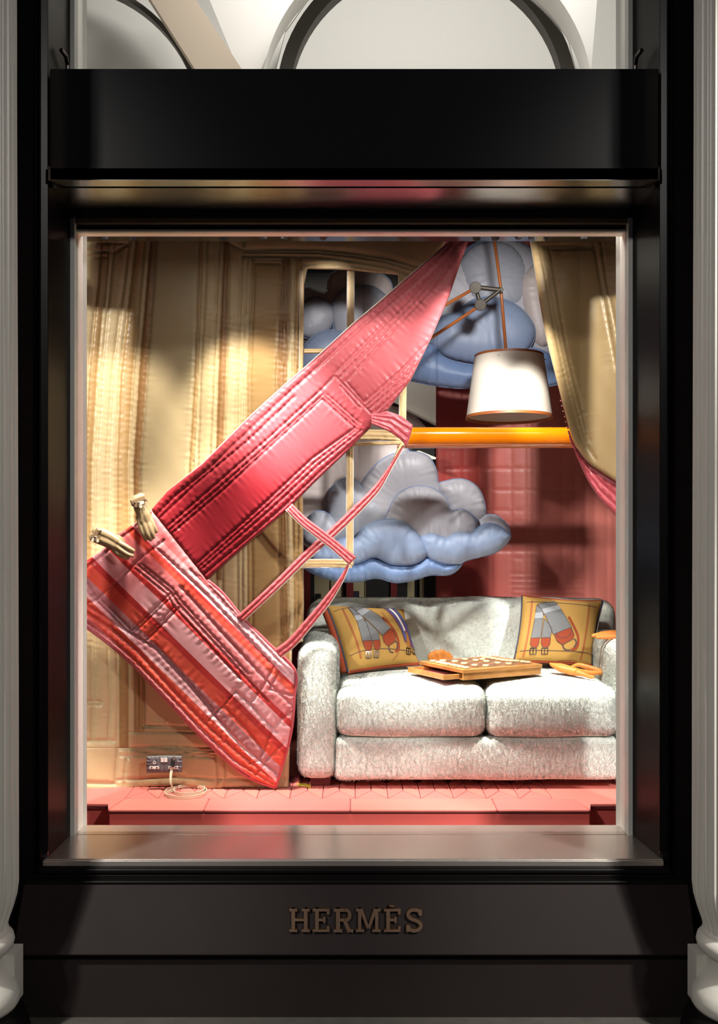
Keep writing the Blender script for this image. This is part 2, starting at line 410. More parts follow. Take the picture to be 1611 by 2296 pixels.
# bottom moulding stack and sill
sill = thing('trim_1', (0, .1, .45), 'polished dark window sill with front moulding', 'sill', kind='structure')
zs = sz(1926, 0)
X0, X1 = sx(106, 0), sx(1482, 0)
bevel(MB().hexa([(X0-.01, 0, zs-.03), (X1+.01, 0, zs-.03), (X1+.01, .31, zs-.03), (X0-.01, .31, zs-.03), (X0-.01, 0, zs), (X1+.01, 0, zs), (X1+.01, .31, zs), (X0-.01, .31, zs)]).build('sill_board', M['sillm'], sill), .003)
MB().box(X0, X1, .312, .442, zs-.03, zs+.0005).build('inner_sill_board', M['sillm'], sill)
def mould(name, y_top, y_bot, Ya, parent, m='black', px0=80, px1=1508, r=.012):
    z1, z0 = sz(y_top, Ya), sz(y_bot, Ya)
    return bevel(MB().box(sx(px0, Ya), sx(px1, Ya), Ya, .2, z0, z1).build(name, M[m], parent), min(r, (z1-z0)*.48), 5)
mould('sill_lip', 1930, 1943, -.012, sill, 'sillm', 95, 1490, .003)
mould('round_moulding', 1946, 1962, -.028, sill, 'black', 82, 1508)
mould('flat_moulding', 1962, 1977, -.022, sill, 'black', 70, 1520, .002)
mould('lower_bead', 1975, 1984, -.046, sill, 'black', 56, 1542)
# jambs as stepped profiles, full height
def jamb(name, sgn, label, mt='black'):
    t = thing(name, (sgn*1.15, .05, .45), label, 'window jamb', kind='structure')
    def X(px, Y): return sx(px, Y) if sgn < 0 else -sx(px, Y)+2*sx(794, Y)*1.0
    prof = [[(-10, -.02), (74, -.02), (76, .0)], [(76, .009), (81, .03), (84, .02), (92, .02)], [(92, .04), (108, .045)], [(108, .048), (109, .06)]]
    z0, z1 = zs-.06, 5.2
    # outer flat pier, two mouldings, reveal board
    def strip(nm, pts, m=mt, z0=z0):
        v = []; f = []
        for (px, Y) in pts:
            v += [(X(px, Y), Y, z0), (X(px, Y), Y, z1)]
        for i in range(len(pts)-1): f.append((2*i, 2*i+2, 2*i+3, 2*i+1))
        return mesh_obj(nm, v, f, M[m], t, False, auto=30)
    strip('pier_board', [(-60, -.03), (73, -.03), (73, .02)], mt, -.05)
    strip('outer_moulding', [(73, -.01), (78, -.012), (80, .0), (80, .02), (84, .02), (88, -.005), (91, -.005), (92, .02)])
    strip('inner_moulding', [(92, .01), (107, .02), (107.5, .03)])
    xa = X(108, .02); xb = X(157.5, .30) if sgn < 0 else sx(1419.5, .30)
    mesh_obj('reveal_board', [(xa, .02, z0), (xb, .30, z0), (xb, .30, z1), (xa, .02, z1), (X(20, .3), .30, z0), (X(20, .3), .30, z1)], [(0, 1, 2, 3), (1, 4, 5, 2)], M['reveal'], t, False)
    return t
jamb('trim_2', -1, 'black stepped jamb on the left of the display window')
jamb('trim_3', 1, 'black stepped jamb on the right of the display window')
# header fascia and soffit
hd = thing('trim_4', (0, .1, 2.9), 'glossy black header panel between display window and transom window', 'header', kind='structure')
zfb, zft = sz(404, .0), sz(154, .0)
bevel(MB().box(sx(112, 0), sx(1478, 0), .0, .07, zfb, zft).build('fascia_panel', M['blackgloss'], hd), .002)
MB().box(sx(110, 0), sx(1480, 0), .012, .40, zfb+.03, zft-.005).build('header_core', M['black'], hd)
MB().box(sx(112, 0), sx(1478, 0), -.004, .01, sz(378, 0), sz(372, 0)).build('thin_bead', M['blackgloss'], hd)
# soffit boards: lip and main, separated by a groove
def soff(nm, Ya, za, Yb, zb2, m='soffit'):
    return MB().hexa([(sx(108, Ya)+0, Ya, za), (sx(1480, Ya), Ya, za), (sx(1440, Yb), Yb, zb2), (sx(150, Yb), Yb, zb2),
                      (sx(108, Ya), Ya, za+.05), (sx(1480, Ya), Ya, za+.05), (sx(1440, Yb), Yb, zb2+.06), (sx(150, Yb), Yb, zb2+.06)]).build(nm, M[m], hd)
soff('soffit_lip', .0, zfb, .05, sz(418, .05))
soff('soffit_board', .058, sz(422, .058), .28, sz(470, .28))
MB().box(sx(150, .28), sx(1440, .28), .282, .40, sz(487, .285), sz(455, .285)).build('shadow_board', M['blackgloss'], hd)

# columns
def column(name, cx, cy, label, side):
    t = thing(name, (cx, cy, 0), label, 'column', 'fluted columns beside the window')
    n = 384; nf = 32
    def ring(r, z, dep):
        out = []
        for k in range(n):
            a = 2*math.pi*k/n; ph = (a*nf/(2*math.pi)) % 1
            s = abs(math.sin(math.pi*ph)); cut = dep*(max(0, s-.3)/.7)**.6
            rr = r-cut
            out.append((cx+rr*math.cos(a), cy+rr*math.sin(a), z))
        return out
    zs_ = [(.355, 0, .150), (.37, 0, .151), (.38, .006, .153), (.40, .011, .158), (.44, .012, .172), (.48, .012, .183), (.52, .012, .188), (1.2, .012, .187), (3.0, .011, .182), (5.4, .011, .178)]
    v = []; f = []
    for (z, dp, r) in zs_: v += ring(r, z, dp)
    for i in range(len(zs_)-1):
        for k in range(n): f.append((i*n+k, i*n+(k+1) % n, (i+1)*n+(k+1) % n, (i+1)*n+k))
    mesh_obj('fluted_shaft', v, f, M['column'], t)
    MB().lathe((cx, cy, 0), [(.15, .375), (.156, .368), (.156, .36), (.160, .355), (.171, .345), (.175, .328), (.170, .31), (.158, .298), (.145, .292), (.14, .285)], 72).build('ring_moulding', M['column'], t, True)
    MB().lathe((cx, cy, 0), [(.14, .29), (.138, .26), (.145, .235), (.162, .21), (.182, .185), (.192, .16), (.192, .135), (.182, .118), (.1, .112)], 72).build('base_bulb', M['column'], t, True)
    MB().lathe((cx, cy, 0), [(.1, .125), (.185, .12), (.21, .09), (.225, .04), (.23, -.03)], 72).build('foot_dome', M['black'], t, True)
    MB().box(cx-.165, cx+.165, cy+.05, cy+.15, .10, .27).build('pedestal_block', M['column'], t)
    # square backing pier behind the shaft
    return t
column('fluted_column', 1.288, -.30, 'pale fluted column at the right edge of the shopfront', 1)
column('fluted_column', -1.284, -.30, 'pale fluted column at the left edge of the shopfront', -1)

# HERMES lettering, slab serif, each letter a part
def Ysl(py): return Yt+(Yb_-Yt)*(py-1981)/(2143-1981)
sign = thing('sign_lettering', (0, -.1, sz(2087, Ysl(2087))), 'bronze slab-serif shop name lettering on the dark plinth panel', 'sign')
LB, LT = 2087., 2034.
def letter(nm, polys):
    mb = MB()
    for pg in polys:
        n = len(pg); fr_ = []; bk = []
        for (x, y) in pg:
            p = P(x, y, Ysl(y)); fr_.append((p[0], p[1]-.016, p[2])); bk.append((p[0], p[1]+.004, p[2]))
        mb.add(fr_+bk, [tuple(range(n)), tuple(range(n, 2*n))[::-1]]+[(i, i+n, (i+1) % n+n, (i+1) % n) for i in range(n)])
    o = mb.build(nm, M['bronze'], sign, auto=30); return bevel(o, .0015, 2)
def R(x0, y0, x1, y1): return [(x0, y0), (x1, y0), (x1, y1), (x0, y1)]
def Hl(x): return [R(x, 2034, x+19, 2041), R(x, 2080, x+19, 2087), R(x+28, 2034, x+47, 2041), R(x+28, 2080, x+47, 2087), R(x+5, 2034, x+14, 2087), R(x+33, 2034, x+42, 2087), R(x+10, 2056, x+38, 2063)]
def El(x): return [R(x, 2034, x+38, 2041), R(x, 2080, x+38, 2087), R(x+5, 2034, x+14, 2087), R(x+10, 2056, x+29, 2063), R(x+31, 2036, x+38, 2048), R(x+31, 2073, x+38, 2085), R(x+23, 2052, x+29, 2067)]
def sweep(pts, wd):
    pts = cr(pts, 6); out = []
    L = band(pts, wd); n = len(pts)
    for i in range(n-1): out.append([L[i], L[i+1], L[2*n-2-i], L[2*n-1-i]])
    return out
def Rl(x): return [R(x, 2034, x+26, 2041), R(x, 2080, x+19, 2087), R(x+5, 2034, x+14, 2087), R(x+10, 2056, x+26, 2063), R(x+30, 2080, x+44, 2087),
                   [(x+20, 2061), (x+29, 2061), (x+39, 2084), (x+30, 2084)]]+sweep([(x+24, 2037.5), (x+32, 2039), (x+36, 2048.5), (x+32, 2058), (x+24, 2059.5)], 7.5)
def Ml(x): return [R(x, 2034, x+17, 2041), R(x, 2080, x+19, 2087), R(x+39, 2034, x+56, 2041), R(x+37, 2080, x+56, 2087), R(x+5, 2034, x+13, 2087), R(x+43, 2034, x+51, 2087),
                   [(x+7, 2035), (x+16, 2035), (x+32, 2080), (x+25, 2080)], [(x+40, 2035), (x+49, 2035), (x+32, 2080), (x+25, 2080)]]
def Sl(x): return sweep([(x+33, 2047), (x+29, 2039.5), (x+19, 2037), (x+9, 2039.5), (x+5, 2047.5), (x+10, 2055.5), (x+19, 2059.5), (x+29, 2064), (x+34, 2072), (x+29, 2080.5), (x+19, 2083.5), (x+9, 2080.5), (x+5, 2072)], 8)+[R(x+29, 2036, x+36, 2050), R(x+1, 2070, x+8, 2086)]
letter('letter', Hl(649)); letter('letter', El(702)); letter('letter', Rl(749)); letter('letter', Ml(798))
letter('letter', El(861)+[[(870, 2026), (882, 2026), (886, 2031), (876, 2031)]]); letter('letter', Sl(910))

# ------------------------------------------------------------------ window 1 (display) and window 2 (transom)
w1 = thing('window_1', (0, .3, zs), 'large display window with white frame around the decorated interior', 'window', kind='structure')
def side_frame(nm, sgn, z0, z1, par):
    # channel section: front strip, recessed web, inner strip
    def X(px, Y): return sx(px, Y) if sgn < 0 else sx(2*788.5-px, Y)
    pts = [(157, .30), (167, .295), (169, .305), (184, .42), (186, .43), (195, .435), (195, .47), (150, .47)]
    v = []; f = []
    for (px, Y) in pts: v += [(X(px, Y), Y, z0), (X(px, Y), Y, z1)]
    for i in range(len(pts)-1): f.append((2*i, 2*i+2, 2*i+3, 2*i+1))
    return mesh_obj(nm, v, f, M['whiteframe'], par, False, auto=15)
side_frame('frame_side', -1, zs, sz(488, .30), w1)
side_frame('frame_side', 1, zs, sz(488, .30), w1)
MB().box(sx(160, .3), sx(1416, .3), .30, .335, sz(500, .30), sz(486, .30)).build('frame_head', M['taupe'], w1)
MB().box(sx(172, .33), sx(1404, .33), .335, .40, sz(516, .335), sz(496, .335)).build('head_channel', M['dark'], w1)
MB().box(sx(172, .33), sx(1404, .33), .325, .40, sz(520, .33), sz(515.5, .33)).build('head_bead', M['whiteframe'], w1)
gp = MB().box(sx(168, .345), sx(1410, .345), .345, .351, zs, sz(515, .345)).build('glass_pane', M['glass'], w1)
w2 = thing('window_2', (0, .3, zft), 'transom window above the black header showing a vaulted white ceiling', 'window', kind='structure')
side_frame('frame_side', -1, zft-.1, 5.2, w2); side_frame('frame_side', 1, zft-.1, 5.2, w2)
MB().box(sx(168, .345), sx(1410, .345), .345, .351, zft-.1, 5.2).build('glass_pane', M['glass'], w2)
for sgn in (-1, 1):
    q = lambda px, py, Y: P(px if sgn < 0 else 2*788.5-px, py, Y)
    h = MB().tube([q(137, 112, .12), q(148, 126, .16), q(152, 146, .19), q(152, 175, .19)], .008, 8).build('restrictor_arm', M['steel'], w2, auto=40)

# ------------------------------------------------------------------ display room shell
wl = MB().box(-1.42, -1.40, .47, 2.3, 0, 3.4).build('wall_left', M['room']); tag(wl, 'plain left side wall of the window display', 'wall', kind='structure')
wr_ = MB().box(1.52, 1.54, .47, 2.3, 0, 3.4).build('wall_right', M['room']); tag(wr_, 'plain right side wall of the window display', 'wall', kind='structure')
ce = thing('ceiling', (0, .6, 2.83), 'dark ceiling of the window display', 'ceiling', kind='structure')
MB().box(-1.4, 1.52, .40, .655, 2.835, 2.86).build('front_ceiling_board', M['soffit'], ce)
ce2 = MB().box(-1.42, 1.54, .40, 3.6, 3.30, 3.34).build('ceiling', M['ceil']); tag(ce2, 'dark upper ceiling above the window display', 'ceiling', kind='structure')
MB().box(-1.4, 1.52, .40, .41, 2.86, 3.3).build('ceiling_upstand', M['ceil'], ce)

# ------------------------------------------------------------------ stage floor
ZF = sz(1815, .60)
fl = thing('floor', (0, 1.2, 0), 'coral quilted stage floor with drawn parquet seams', 'floor', kind='structure')
xA, xB = sx(242, .6), sx(1325, .6)
MB().box(xA+.006, xB-.004, .6035, 2.25, 0.1, ZF-.02).build('stage_riser', M['fascia'], fl)
MB().box(-1.40, xA+.01, .72, 2.25, .1, ZF-.024).build('stage_riser', M['fascia'], fl)
MB().box(xB-.006, 1.52, .72, 2.25, .1, ZF-.024).build('stage_riser', M['fascia'], fl)
MB().box(xA, xB, .605, 2.25, ZF-.016, ZF-.006).build('seam_bed', M['floorbase'], fl)
MB().box(-1.40, xA, .70, 2.25, ZF-.022, ZF-.006).build('seam_bed', M['floorbase'], fl)
MB().box(xB, 1.52, .70, 2.25, ZF-.022, ZF-.006).build('seam_bed', M['floorbase'], fl)
def slab(nm, poly, z0, z1, m, gap=.0016, bw=.003):
    c = np.mean(np.array(poly), 0); n = len(poly); pg = []
    for i in range(n):     # inset
        p = np.array(poly[i]); a = np.array(poly[i-1])-p; b_ = np.array(poly[(i+1) % n])-p
        a /= np.hypot(*a)+1e-9; b_ /= np.hypot(*b_)+1e-9; s = abs(a[0]*b_[1]-a[1]*b_[0])+.05
        pg.append(p+(a+b_)*gap/s)
    v = [(p[0], p[1], z0) for p in pg]+[(p[0], p[1], z1) for p in pg]
    f = [tuple(range(n))[::-1], tuple(range(n, 2*n))]+[(i, (i+1) % n, (i+1) % n+n, i+n) for i in range(n)]
    return bevel(mesh_obj(nm, v, f, M[m], fl, False, auto=60), bw, 2)
YB = .785
hp = .069; pd = .14; xs0 = sx(280, .785); nh = int((sx(1285, .785)-xs0)/hp); nh -= nh % 2; xs1 = xs0+nh*hp
cuts = [xA, sx(463, .69), sx(786, .69), sx(1110, .69), xB]
for i in range(4):
    a, b_ = cuts[i], cuts[i+1]
    poly = [(a, .60), (b_, .60), (b_, YB), (a, YB)]
    if i == 0: poly = [(a, .60), (b_, .60), (b_, YB), (sx(280, .785), YB)]
    if i == 3: poly = [(a, .60), (b_, .60), (sx(1285, .785), YB), (a, YB)]
    slab('plank', poly, ZF-.014, ZF, 'floorred' if i % 2 else 'floorred2', .0014, .006)
slab('plank', [(xA, .60), (sx(280, .785), YB), (sx(280, .785), 1.2), (-1.2, 1.2), (-1.2, .70), (xA-.02, .70)], ZF-.014, ZF-.001, 'floorred')
slab('plank', [(xB, .60), (xB+.02, .70), (1.3, .70), (1.3, 1.2), (xs1, 1.2), (xs1, YB), (sx(1285, .785), YB)], ZF-.014, ZF-.001, 'floorred2')
def tri(i): return 0. if i % 2 == 0 else .14
for i in range(nh):
    xa, xb = xs0+i*hp, xs0+(i+1)*hp; ta, tb = tri(i), tri(i+1)
    if i % 2 == 0 and i+2 <= nh: slab('parquet_piece', [(xa, YB), (xa+2*hp, YB), (xb, YB+.14)], ZF-.012, ZF-.0005, 'floorred')
    for k in range(2):
        slab('parquet_piece', [(xa, YB+ta+k*pd), (xb, YB+tb+k*pd), (xb, YB+tb+(k+1)*pd), (xa, YB+ta+(k+1)*pd)], ZF-.012, ZF-.0005, 'floorred2' if (i+k) % 2 else 'floorred')
MB().box(-1.38, 1.5, YB+2*pd+.15, 2.2, ZF-.012, ZF-.001).build('rear_cloth', M['floorred'], fl)
# ------------------------------------------------------------------ back wall with opening, sales room behind
def lit_bcol(x, y):
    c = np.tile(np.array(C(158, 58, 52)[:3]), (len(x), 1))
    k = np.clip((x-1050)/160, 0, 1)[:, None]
    return c*(1-k)+np.array(C(188, 108, 98)[:3])*k  # pinkish spotlit tone on the right is put into the wall colour
bl = []
for xx in (1000, 1012, 1040, 1075, 1103, 1146, 1178, 1190, 1204, 1213, 1262, 1290, 1313, 1334, 1362, 1378, 1395, 1430, 1455, 1490):
    bl.append(([(xx+RNG.uniform(-2, 2), 430), (xx, 900), (xx+RNG.uniform(-4, 4), 1700)], 9.))
for yy in (1050, 1060, 1100, 1145, 1170, 1217, 1235, 1252, 1285, 1298, 1310, 1322, 1334, 700, 800, 860):
    a_, b_ = sorted(RNG.choice([1000, 1103, 1146, 1213, 1290, 1313], 2, replace=False)) if yy < 1240 else (1146, 1313)
    if b_-a_ < 60: b_ = a_+110
    bl.append(([(a_, yy+RNG.uniform(-2, 2)), (b_, yy)], 7.))
wb = quilt('wall_back', [(978, 400), (1560, 400), (1560, 1750), (978, 1750)], 2.06, bl, M['backred'], None, step=4., H=.007, w=8., wr=.12, lam=5., reach=1.0, col=lit_bcol, thick=.02)
tag(wb, 'dusky red quilted patchwork back wall of the display', 'wall', kind='structure')
wb2 = MB().box(-1.42, sx(680, 2.06), 2.08, 2.10, 0, 3.3).build('wall_back', M['shopred']); tag(wb2, 'dark red back wall hidden behind the beige hanging', 'wall', kind='structure')
# sales room
sr = thing('sales_room_screen', (0, 3.2, 0), 'dark shop interior screen with red posts and cream panels glimpsed behind the sofa', 'screen', kind='structure')
def back_rect(nm, x0, y0, x1, y1, Y, m, th=.03): return MB().box(sx(x0, Y), sx(x1, Y), Y, Y+th, sz(y1, Y), sz(y0, Y)).build(nm, M[m], sr)
back_rect('dark_backing', 560, 350, 1120, 1600, 3.4, 'shopdark')
for a in ((682, 696), (777, 793), (877, 891)): back_rect('red_post', a[0], 1130, a[1], 1500, 3.0, 'shopred', .05)
for a in ((705, 739), (742, 769), (793, 817), (819, 823), (914, 930), (942, 952)): back_rect('cream_panel', a[0], 1130, a[1], 1340 if a[0] > 900 else 1420, 3.15, 'shopcream', .04)
for a in ((697, 705), (769, 777), (823, 877), (891, 914), (952, 985)): back_rect('black_panel', a[0], 1130, a[1], 1500, 3.1, 'shopdark', .04)
back_rect('counter_block', 706, 1332, 720, 1360, 3.05, 'shopdark', .04); back_rect('counter_block', 792, 1326, 806, 1370, 3.05, 'navy', .04)
bulk = thing('sales_room_bulkhead', (0, 2.9, 2.2), 'white sloped ceiling panel of the shop seen above the orange pole', 'ceiling panel', kind='structure')
def quad3(nm, pts, th, m, par):
    v = [P(a, b_, Y) for a, b_, Y in pts]; v2 = [(x, y+th, z) for x, y, z in v]; n = len(v)
    return mesh_obj(nm, v+v2, [tuple(range(n)), tuple(range(n, 2*n))[::-1]]+[(i, i+n, (i+1) % n+n, (i+1) % n) for i in range(n)], M[m], par, False, auto=30)
quad3('white_panel', [(850, 820, 2.9), (990, 820, 2.9), (990, 956, 2.9), (905, 913, 2.9), (850, 885, 2.9)], .03, 'shopwhite', bulk)
quad3('bright_edge', [(905, 913, 2.86), (990, 956, 2.86), (990, 961, 2.86), (905, 917, 2.86)], .03, 'whiteframe', bulk)
quad3('dark_soffit', [(640, 740, 2.95), (850, 885, 2.95), (905, 913, 2.95), (990, 956, 2.95), (990, 1100, 2.95), (640, 1100, 2.95)], .03, 'rib', bulk)
quad3('grey_arc_panel', [(780, 890, 2.92), (890, 912, 2.92), (905, 916, 2.92), (935, 935, 2.92), (960, 962, 2.92), (975, 1000, 2.92), (975, 1010, 2.92), (780, 1010, 2.92)], .02, 'vault', bulk)
spk = thing('ceiling_light_box', PV(955, 1020, 2.0), 'small black and cream light box above the lower cloud', 'light box')
quad3('cream_lens', [(925, 1014, 1.86), (940, 1010, 1.86), (979, 1026, 1.86), (977, 1030, 1.86), (965, 1029, 1.86)], .02, 'cream', spk)
quad3('black_body', [(926, 1006, 1.885), (975, 1006, 1.885), (975, 1022, 1.885), (963, 1020, 1.885), (926, 1011, 1.885)], .05, 'dark', spk)

# upper room seen through the transom
up = thing('vault_room', (0, 2, 3.2), 'white vaulted upper room with dark arch rib behind the transom window', 'room', kind='structure')
MB().box(-2.2, 2.2, 3.0, 3.03, 3.36, 5.8).build('rear_wall', M['vault'], up)
MB().box(-2.2, 2.2, .5, 3.0, 3.36, 3.38).build('room_floor', M['vault'], up)
MB().box(-2.22, -2.2, .5, 3.0, 3.36, 5.8).build('side_wall', M['vault'], up); MB().box(2.2, 2.22, .5, 3.0, 3.36, 5.8).build('side_wall', M['vault'], up)
MB().box(-2.2, 2.2, .47, 3.0, 5.8, 5.82).build('room_ceiling', M['vault'], up)
def arch(nm, cx, cy, Ro, Ri, Y, dep, m, a0=-20, a1=200):
    v = []; f = []; n = 48
    for i in range(n+1):
        a = math.radians(a0+(a1-a0)*i/n)
        for r in (Ro, Ri):
            for yy in (Y, Y+dep):
                c0 = P(cx, cy, Y); s = (Y-CAMY)/F
                v.append((c0[0]+r*s*math.cos(a), yy, c0[2]+r*s*math.sin(a)))
    for i in range(n):
        k = i*4; f += [(k, k+2, k+6, k+4), (k+1, k+5, k+7, k+3), (k, k+4, k+5, k+1), (k+2, k+3, k+7, k+6)]
    return mesh_obj(nm, v, f, M[m], up, True, auto=35)
arch('arch_rib', 958, 222, 338, 308, 1.9, .10, 'rib'); arch('arch_rib', 120, 282, 337, 326, 1.9, .08, 'rib')
def vault_panel(nm, cx, cy, Ri, Y, dep):   # vault shell flaring to the rear
    v = []; f = []; n = 48; c0 = P(cx, cy, Y); s = (Y-CAMY)/F
    for i in range(n+1):
        a = math.pi*i/n
        for k, (r, yy) in enumerate(((Ri, Y), (Ri*1.02, Y+dep*.5), (Ri*1.12, Y+dep))):
            v.append((c0[0]+r*s*math.cos(a), yy, c0[2]+r*s*math.sin(a)))
    for i in range(n):
        for k in range(2): q = i*3+k; f.append((q, q+1, q+4, q+3))
    return mesh_obj(nm, v, f, M['vault'], up, True)
vault_panel('vault_shell', 958, 222, 372, 1.45, .44)
quad3('vault_spandrel', [(445, -60, 2.0), (760, -60, 2.0), (690, 0, 2.0), (640, 70, 2.0), (615, 170, 2.0), (540, 170, 2.0)], .02, 'vault', up)
quad3('vault_spandrel', [(1150, -60, 2.0), (1345, -60, 2.0), (1325, 170, 2.0), (1295, 170, 2.0), (1270, 60, 2.0), (1210, -10, 2.0)], .02, 'vault', up)
quad3('diagonal_beam', [(300, -60, 1.7), (400, -60, 1.7), (556, 175, 1.7), (450, 175, 1.7)], .12, 'beam', up)
quad3('grey_wall_panel', [(60, -60, 2.1), (340, -60, 2.1), (490, 175, 2.1), (60, 175, 2.1)], .02, 'vault', up)

# ------------------------------------------------------------------ beige quilted wall hanging
YW = 1.0
LY = [535, 843, 1040, 1250]
def vline(a, b_, c, d=None, e=None): return [(a, 535), (b_, 843), (c, 1040), (c if d is None else d, 1250)]+([(e, 1400)] if e is not None else [])
VL = {'a': vline(229, 200, 190), 'b': vline(246, 219, 207, 205), 'c': vline(258, 228, 215, 212), 'd': vline(291, 253, 241, 238), 'e': vline(306, 270, 262, 262),
      'f': vline(326, 299, 288, 290), 'g': vline(338, 312, 300, 303), 'h': vline(352, 330, 315, 312), 'i': vline(448, 437, 425, 420), 'j': vline(455, 444, 434, 428),
      'k': vline(466, 450, 443, 436), 'l': vline(494, 478, 470, 462), 'm': vline(503, 490, 484, 485), 'n': vline(515, 508, 500, 498), 'o': vline(546, 532, 530, 532)}
seamsB = [([tuple(p) for p in v], None) for v in VL.values()]
PR = [(572, 590), (562, 843), (562, 1040), (565, 1250), (567, 1540)]; PS = [(632, 592), (622, 843), (624, 1100), (627, 1300), (632, 1540)]
seamsB += [(PR, None), (PS, None), ([(565, 583), (554, 843), (554, 1100), (558, 1540)], 6), ([(557, 577), (545, 843), (543, 1100), (545, 1540)], 6),
           ([(639, 586), (630, 843), (630, 1100), (633, 1300), (639, 1540)], 5), ([(646, 582), (638, 843), (636, 1100), (639, 1300), (646, 1540)], 5),
           ([(653, 578), (645, 843), (643, 1100), (646, 1300), (652, 1540)], 5), ([(665, 578), (658, 843), (655, 1100), (659, 1300), (661, 1540)], 8),
           ([(675, 600), (668, 843), (667, 1100), (669, 1300), (667, 1540)], 7),
           ([(572, 590), (632, 592)], 8), ([(565, 583), (639, 586)], 5), ([(557, 577), (650, 578)], 5),
           ([(485, 1150), (486, 1540)], None), ([(498, 1150), (500, 1540)], None), ([(532, 1150), (534, 1540)], None),
           # arch bands
           ([(512, 545), (545, 562), (640, 560), (720, 561), (800, 569), (870, 580), (950, 602)], 12), ([(545, 568), (640, 567), (720, 568), (800, 577), (870, 589), (945, 612)], 5),
           ([(545, 575), (660, 576), (720, 578), (800, 588), (870, 600), (935, 622)], 7), ([(683, 596), (720, 594), (800, 600), (900, 616)], 6),
           # left panel frame at the top
           ([(186, 545), (291, 547)], 12), ([(186, 564), (257, 566), (291, 547)], 10), ([(186, 578), (240, 578)], 7),
           # lower left
           ([(209, 1380), (207, 1660)], 6), ([(216, 1380), (213, 1660)], 6), ([(243, 1395), (246, 1500), (249, 1560), (245, 1660)], None), ([(262, 1400), (267, 1560), (264, 1660)], 8), ([(268, 1400), (271, 1600), (268, 1680)], 8),
           ([(290, 1420), (290, 1700), (286, 1690), (279, 1764)], 8), ([(302, 1470), (302, 1640)], 7), ([(312, 1480), (311, 1634)], 5), ([(319, 1485), (318, 1630)], 5), ([(325, 1490), (324, 1626)], 7),
           ([(324, 1626), (440, 1628)], 8), ([(318, 1631), (440, 1633)], 5), ([(302, 1640), (440, 1640)], 7), ([(290, 1641), (460, 1641)], 6),
           ([(268, 1676), (390, 1672), (485, 1677)], 9), ([(268, 1682), (390, 1678), (485, 1684)], 4), ([(268, 1688), (390, 1684), (485, 1691)], 4), ([(268, 1693), (390, 1690), (485, 1698)], 7),
           ([(186, 1660), (266, 1660), (264, 1700), (259, 1756), (186, 1754)], 12), ([(259, 1748), (390, 1741), (490, 1746), (640, 1745)], 8),
           ([(484, 1690), (486, 1768)], 8), ([(504, 1690), (503, 1768)], 8), ([(186, 1572), (227, 1572), (227, 1580), (186, 1580)], 8)]
def strip_poly(p, q): return list(p)+list(q)[::-1]
BROWN = [strip_poly(VL['g'], VL['h']), strip_poly(VL['e'], VL['f']), strip_poly(VL['a'], VL['b']), strip_poly(VL['m'], VL['n'])]
BROWN2 = [strip_poly(PR, [(565, 583), (554, 843), (554, 1100), (558, 1540)]), strip_poly(PS, [(653, 578), (645, 843), (643, 1100), (646, 1300), (652, 1540)]), strip_poly(VL['i'], VL['j']),
          [(268, 1390), (290, 1390), (290, 1690), (268, 1690)], [(302, 1460), (325, 1460), (325, 1640), (302, 1640)]]
def lx(pl, y): return np.interp(y, [p[1] for p in pl], [p[0] for p in pl])
def cover(L, R_, x, y, top=-1e9, bot=1e9):
    return (np.clip((x-lx(L, y))/3.+.5, 0, 1)*np.clip((lx(R_, y)-x)/3.+.5, 0, 1)*(y > top)*(y < bot))[:, None]
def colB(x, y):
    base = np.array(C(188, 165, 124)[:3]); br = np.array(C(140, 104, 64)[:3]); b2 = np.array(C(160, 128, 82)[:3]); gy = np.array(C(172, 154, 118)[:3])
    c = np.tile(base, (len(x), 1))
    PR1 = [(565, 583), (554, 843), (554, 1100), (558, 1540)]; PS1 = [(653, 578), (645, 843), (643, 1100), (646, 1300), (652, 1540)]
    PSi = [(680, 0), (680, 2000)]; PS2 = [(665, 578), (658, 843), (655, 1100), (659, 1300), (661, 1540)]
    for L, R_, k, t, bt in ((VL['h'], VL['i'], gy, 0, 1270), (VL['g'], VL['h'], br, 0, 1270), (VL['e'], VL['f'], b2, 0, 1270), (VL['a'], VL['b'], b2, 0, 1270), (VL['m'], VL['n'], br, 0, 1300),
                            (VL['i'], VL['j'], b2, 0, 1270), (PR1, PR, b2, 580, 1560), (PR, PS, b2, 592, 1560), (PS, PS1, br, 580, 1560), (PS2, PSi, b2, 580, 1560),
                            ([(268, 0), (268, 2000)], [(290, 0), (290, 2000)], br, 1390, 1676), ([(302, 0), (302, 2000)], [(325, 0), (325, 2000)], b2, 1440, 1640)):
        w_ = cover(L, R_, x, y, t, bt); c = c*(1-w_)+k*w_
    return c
def YB_(x, y):
    return YW+.016*np.sin((x-200)*.018)+.010*np.sin(y*.006+x*.01)-.02*np.clip((y-1600)/170, 0, 1)
outlB = [(180, 525), (1010, 525), (990, 560), (930, 640), (912, 640), (893, 617), (785, 606), (690, 603), (682, 640), (680, 1000), (680, 1160), (682, 1350), (680, 1438), (656, 1446), (652, 1600), (648, 1766),
         (600, 1770), (560, 1766), (500, 1767), (480, 1770), (400, 1762), (340, 1764), (300, 1770), (240, 1776), (180, 1771)]
hang = thing('quilted_wall_hanging', P(430, 1770, YW), 'beige satin quilted wall hanging with moulded panels and an arched window cut out', 'wall hanging')
skirt_poly = [(170, 1676), (660, 1676), (660, 1790), (170, 1790)]
arch_poly = [(512, 520), (1020, 520), (1000, 640), (682, 640), (683, 577), (545, 577), (512, 545)]
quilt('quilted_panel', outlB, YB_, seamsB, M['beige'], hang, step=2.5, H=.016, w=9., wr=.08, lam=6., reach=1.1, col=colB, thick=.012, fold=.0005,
      parts=[('skirting_quilt', skirt_poly, M['beige']), ('arch_quilt', arch_poly, M['beige'])])
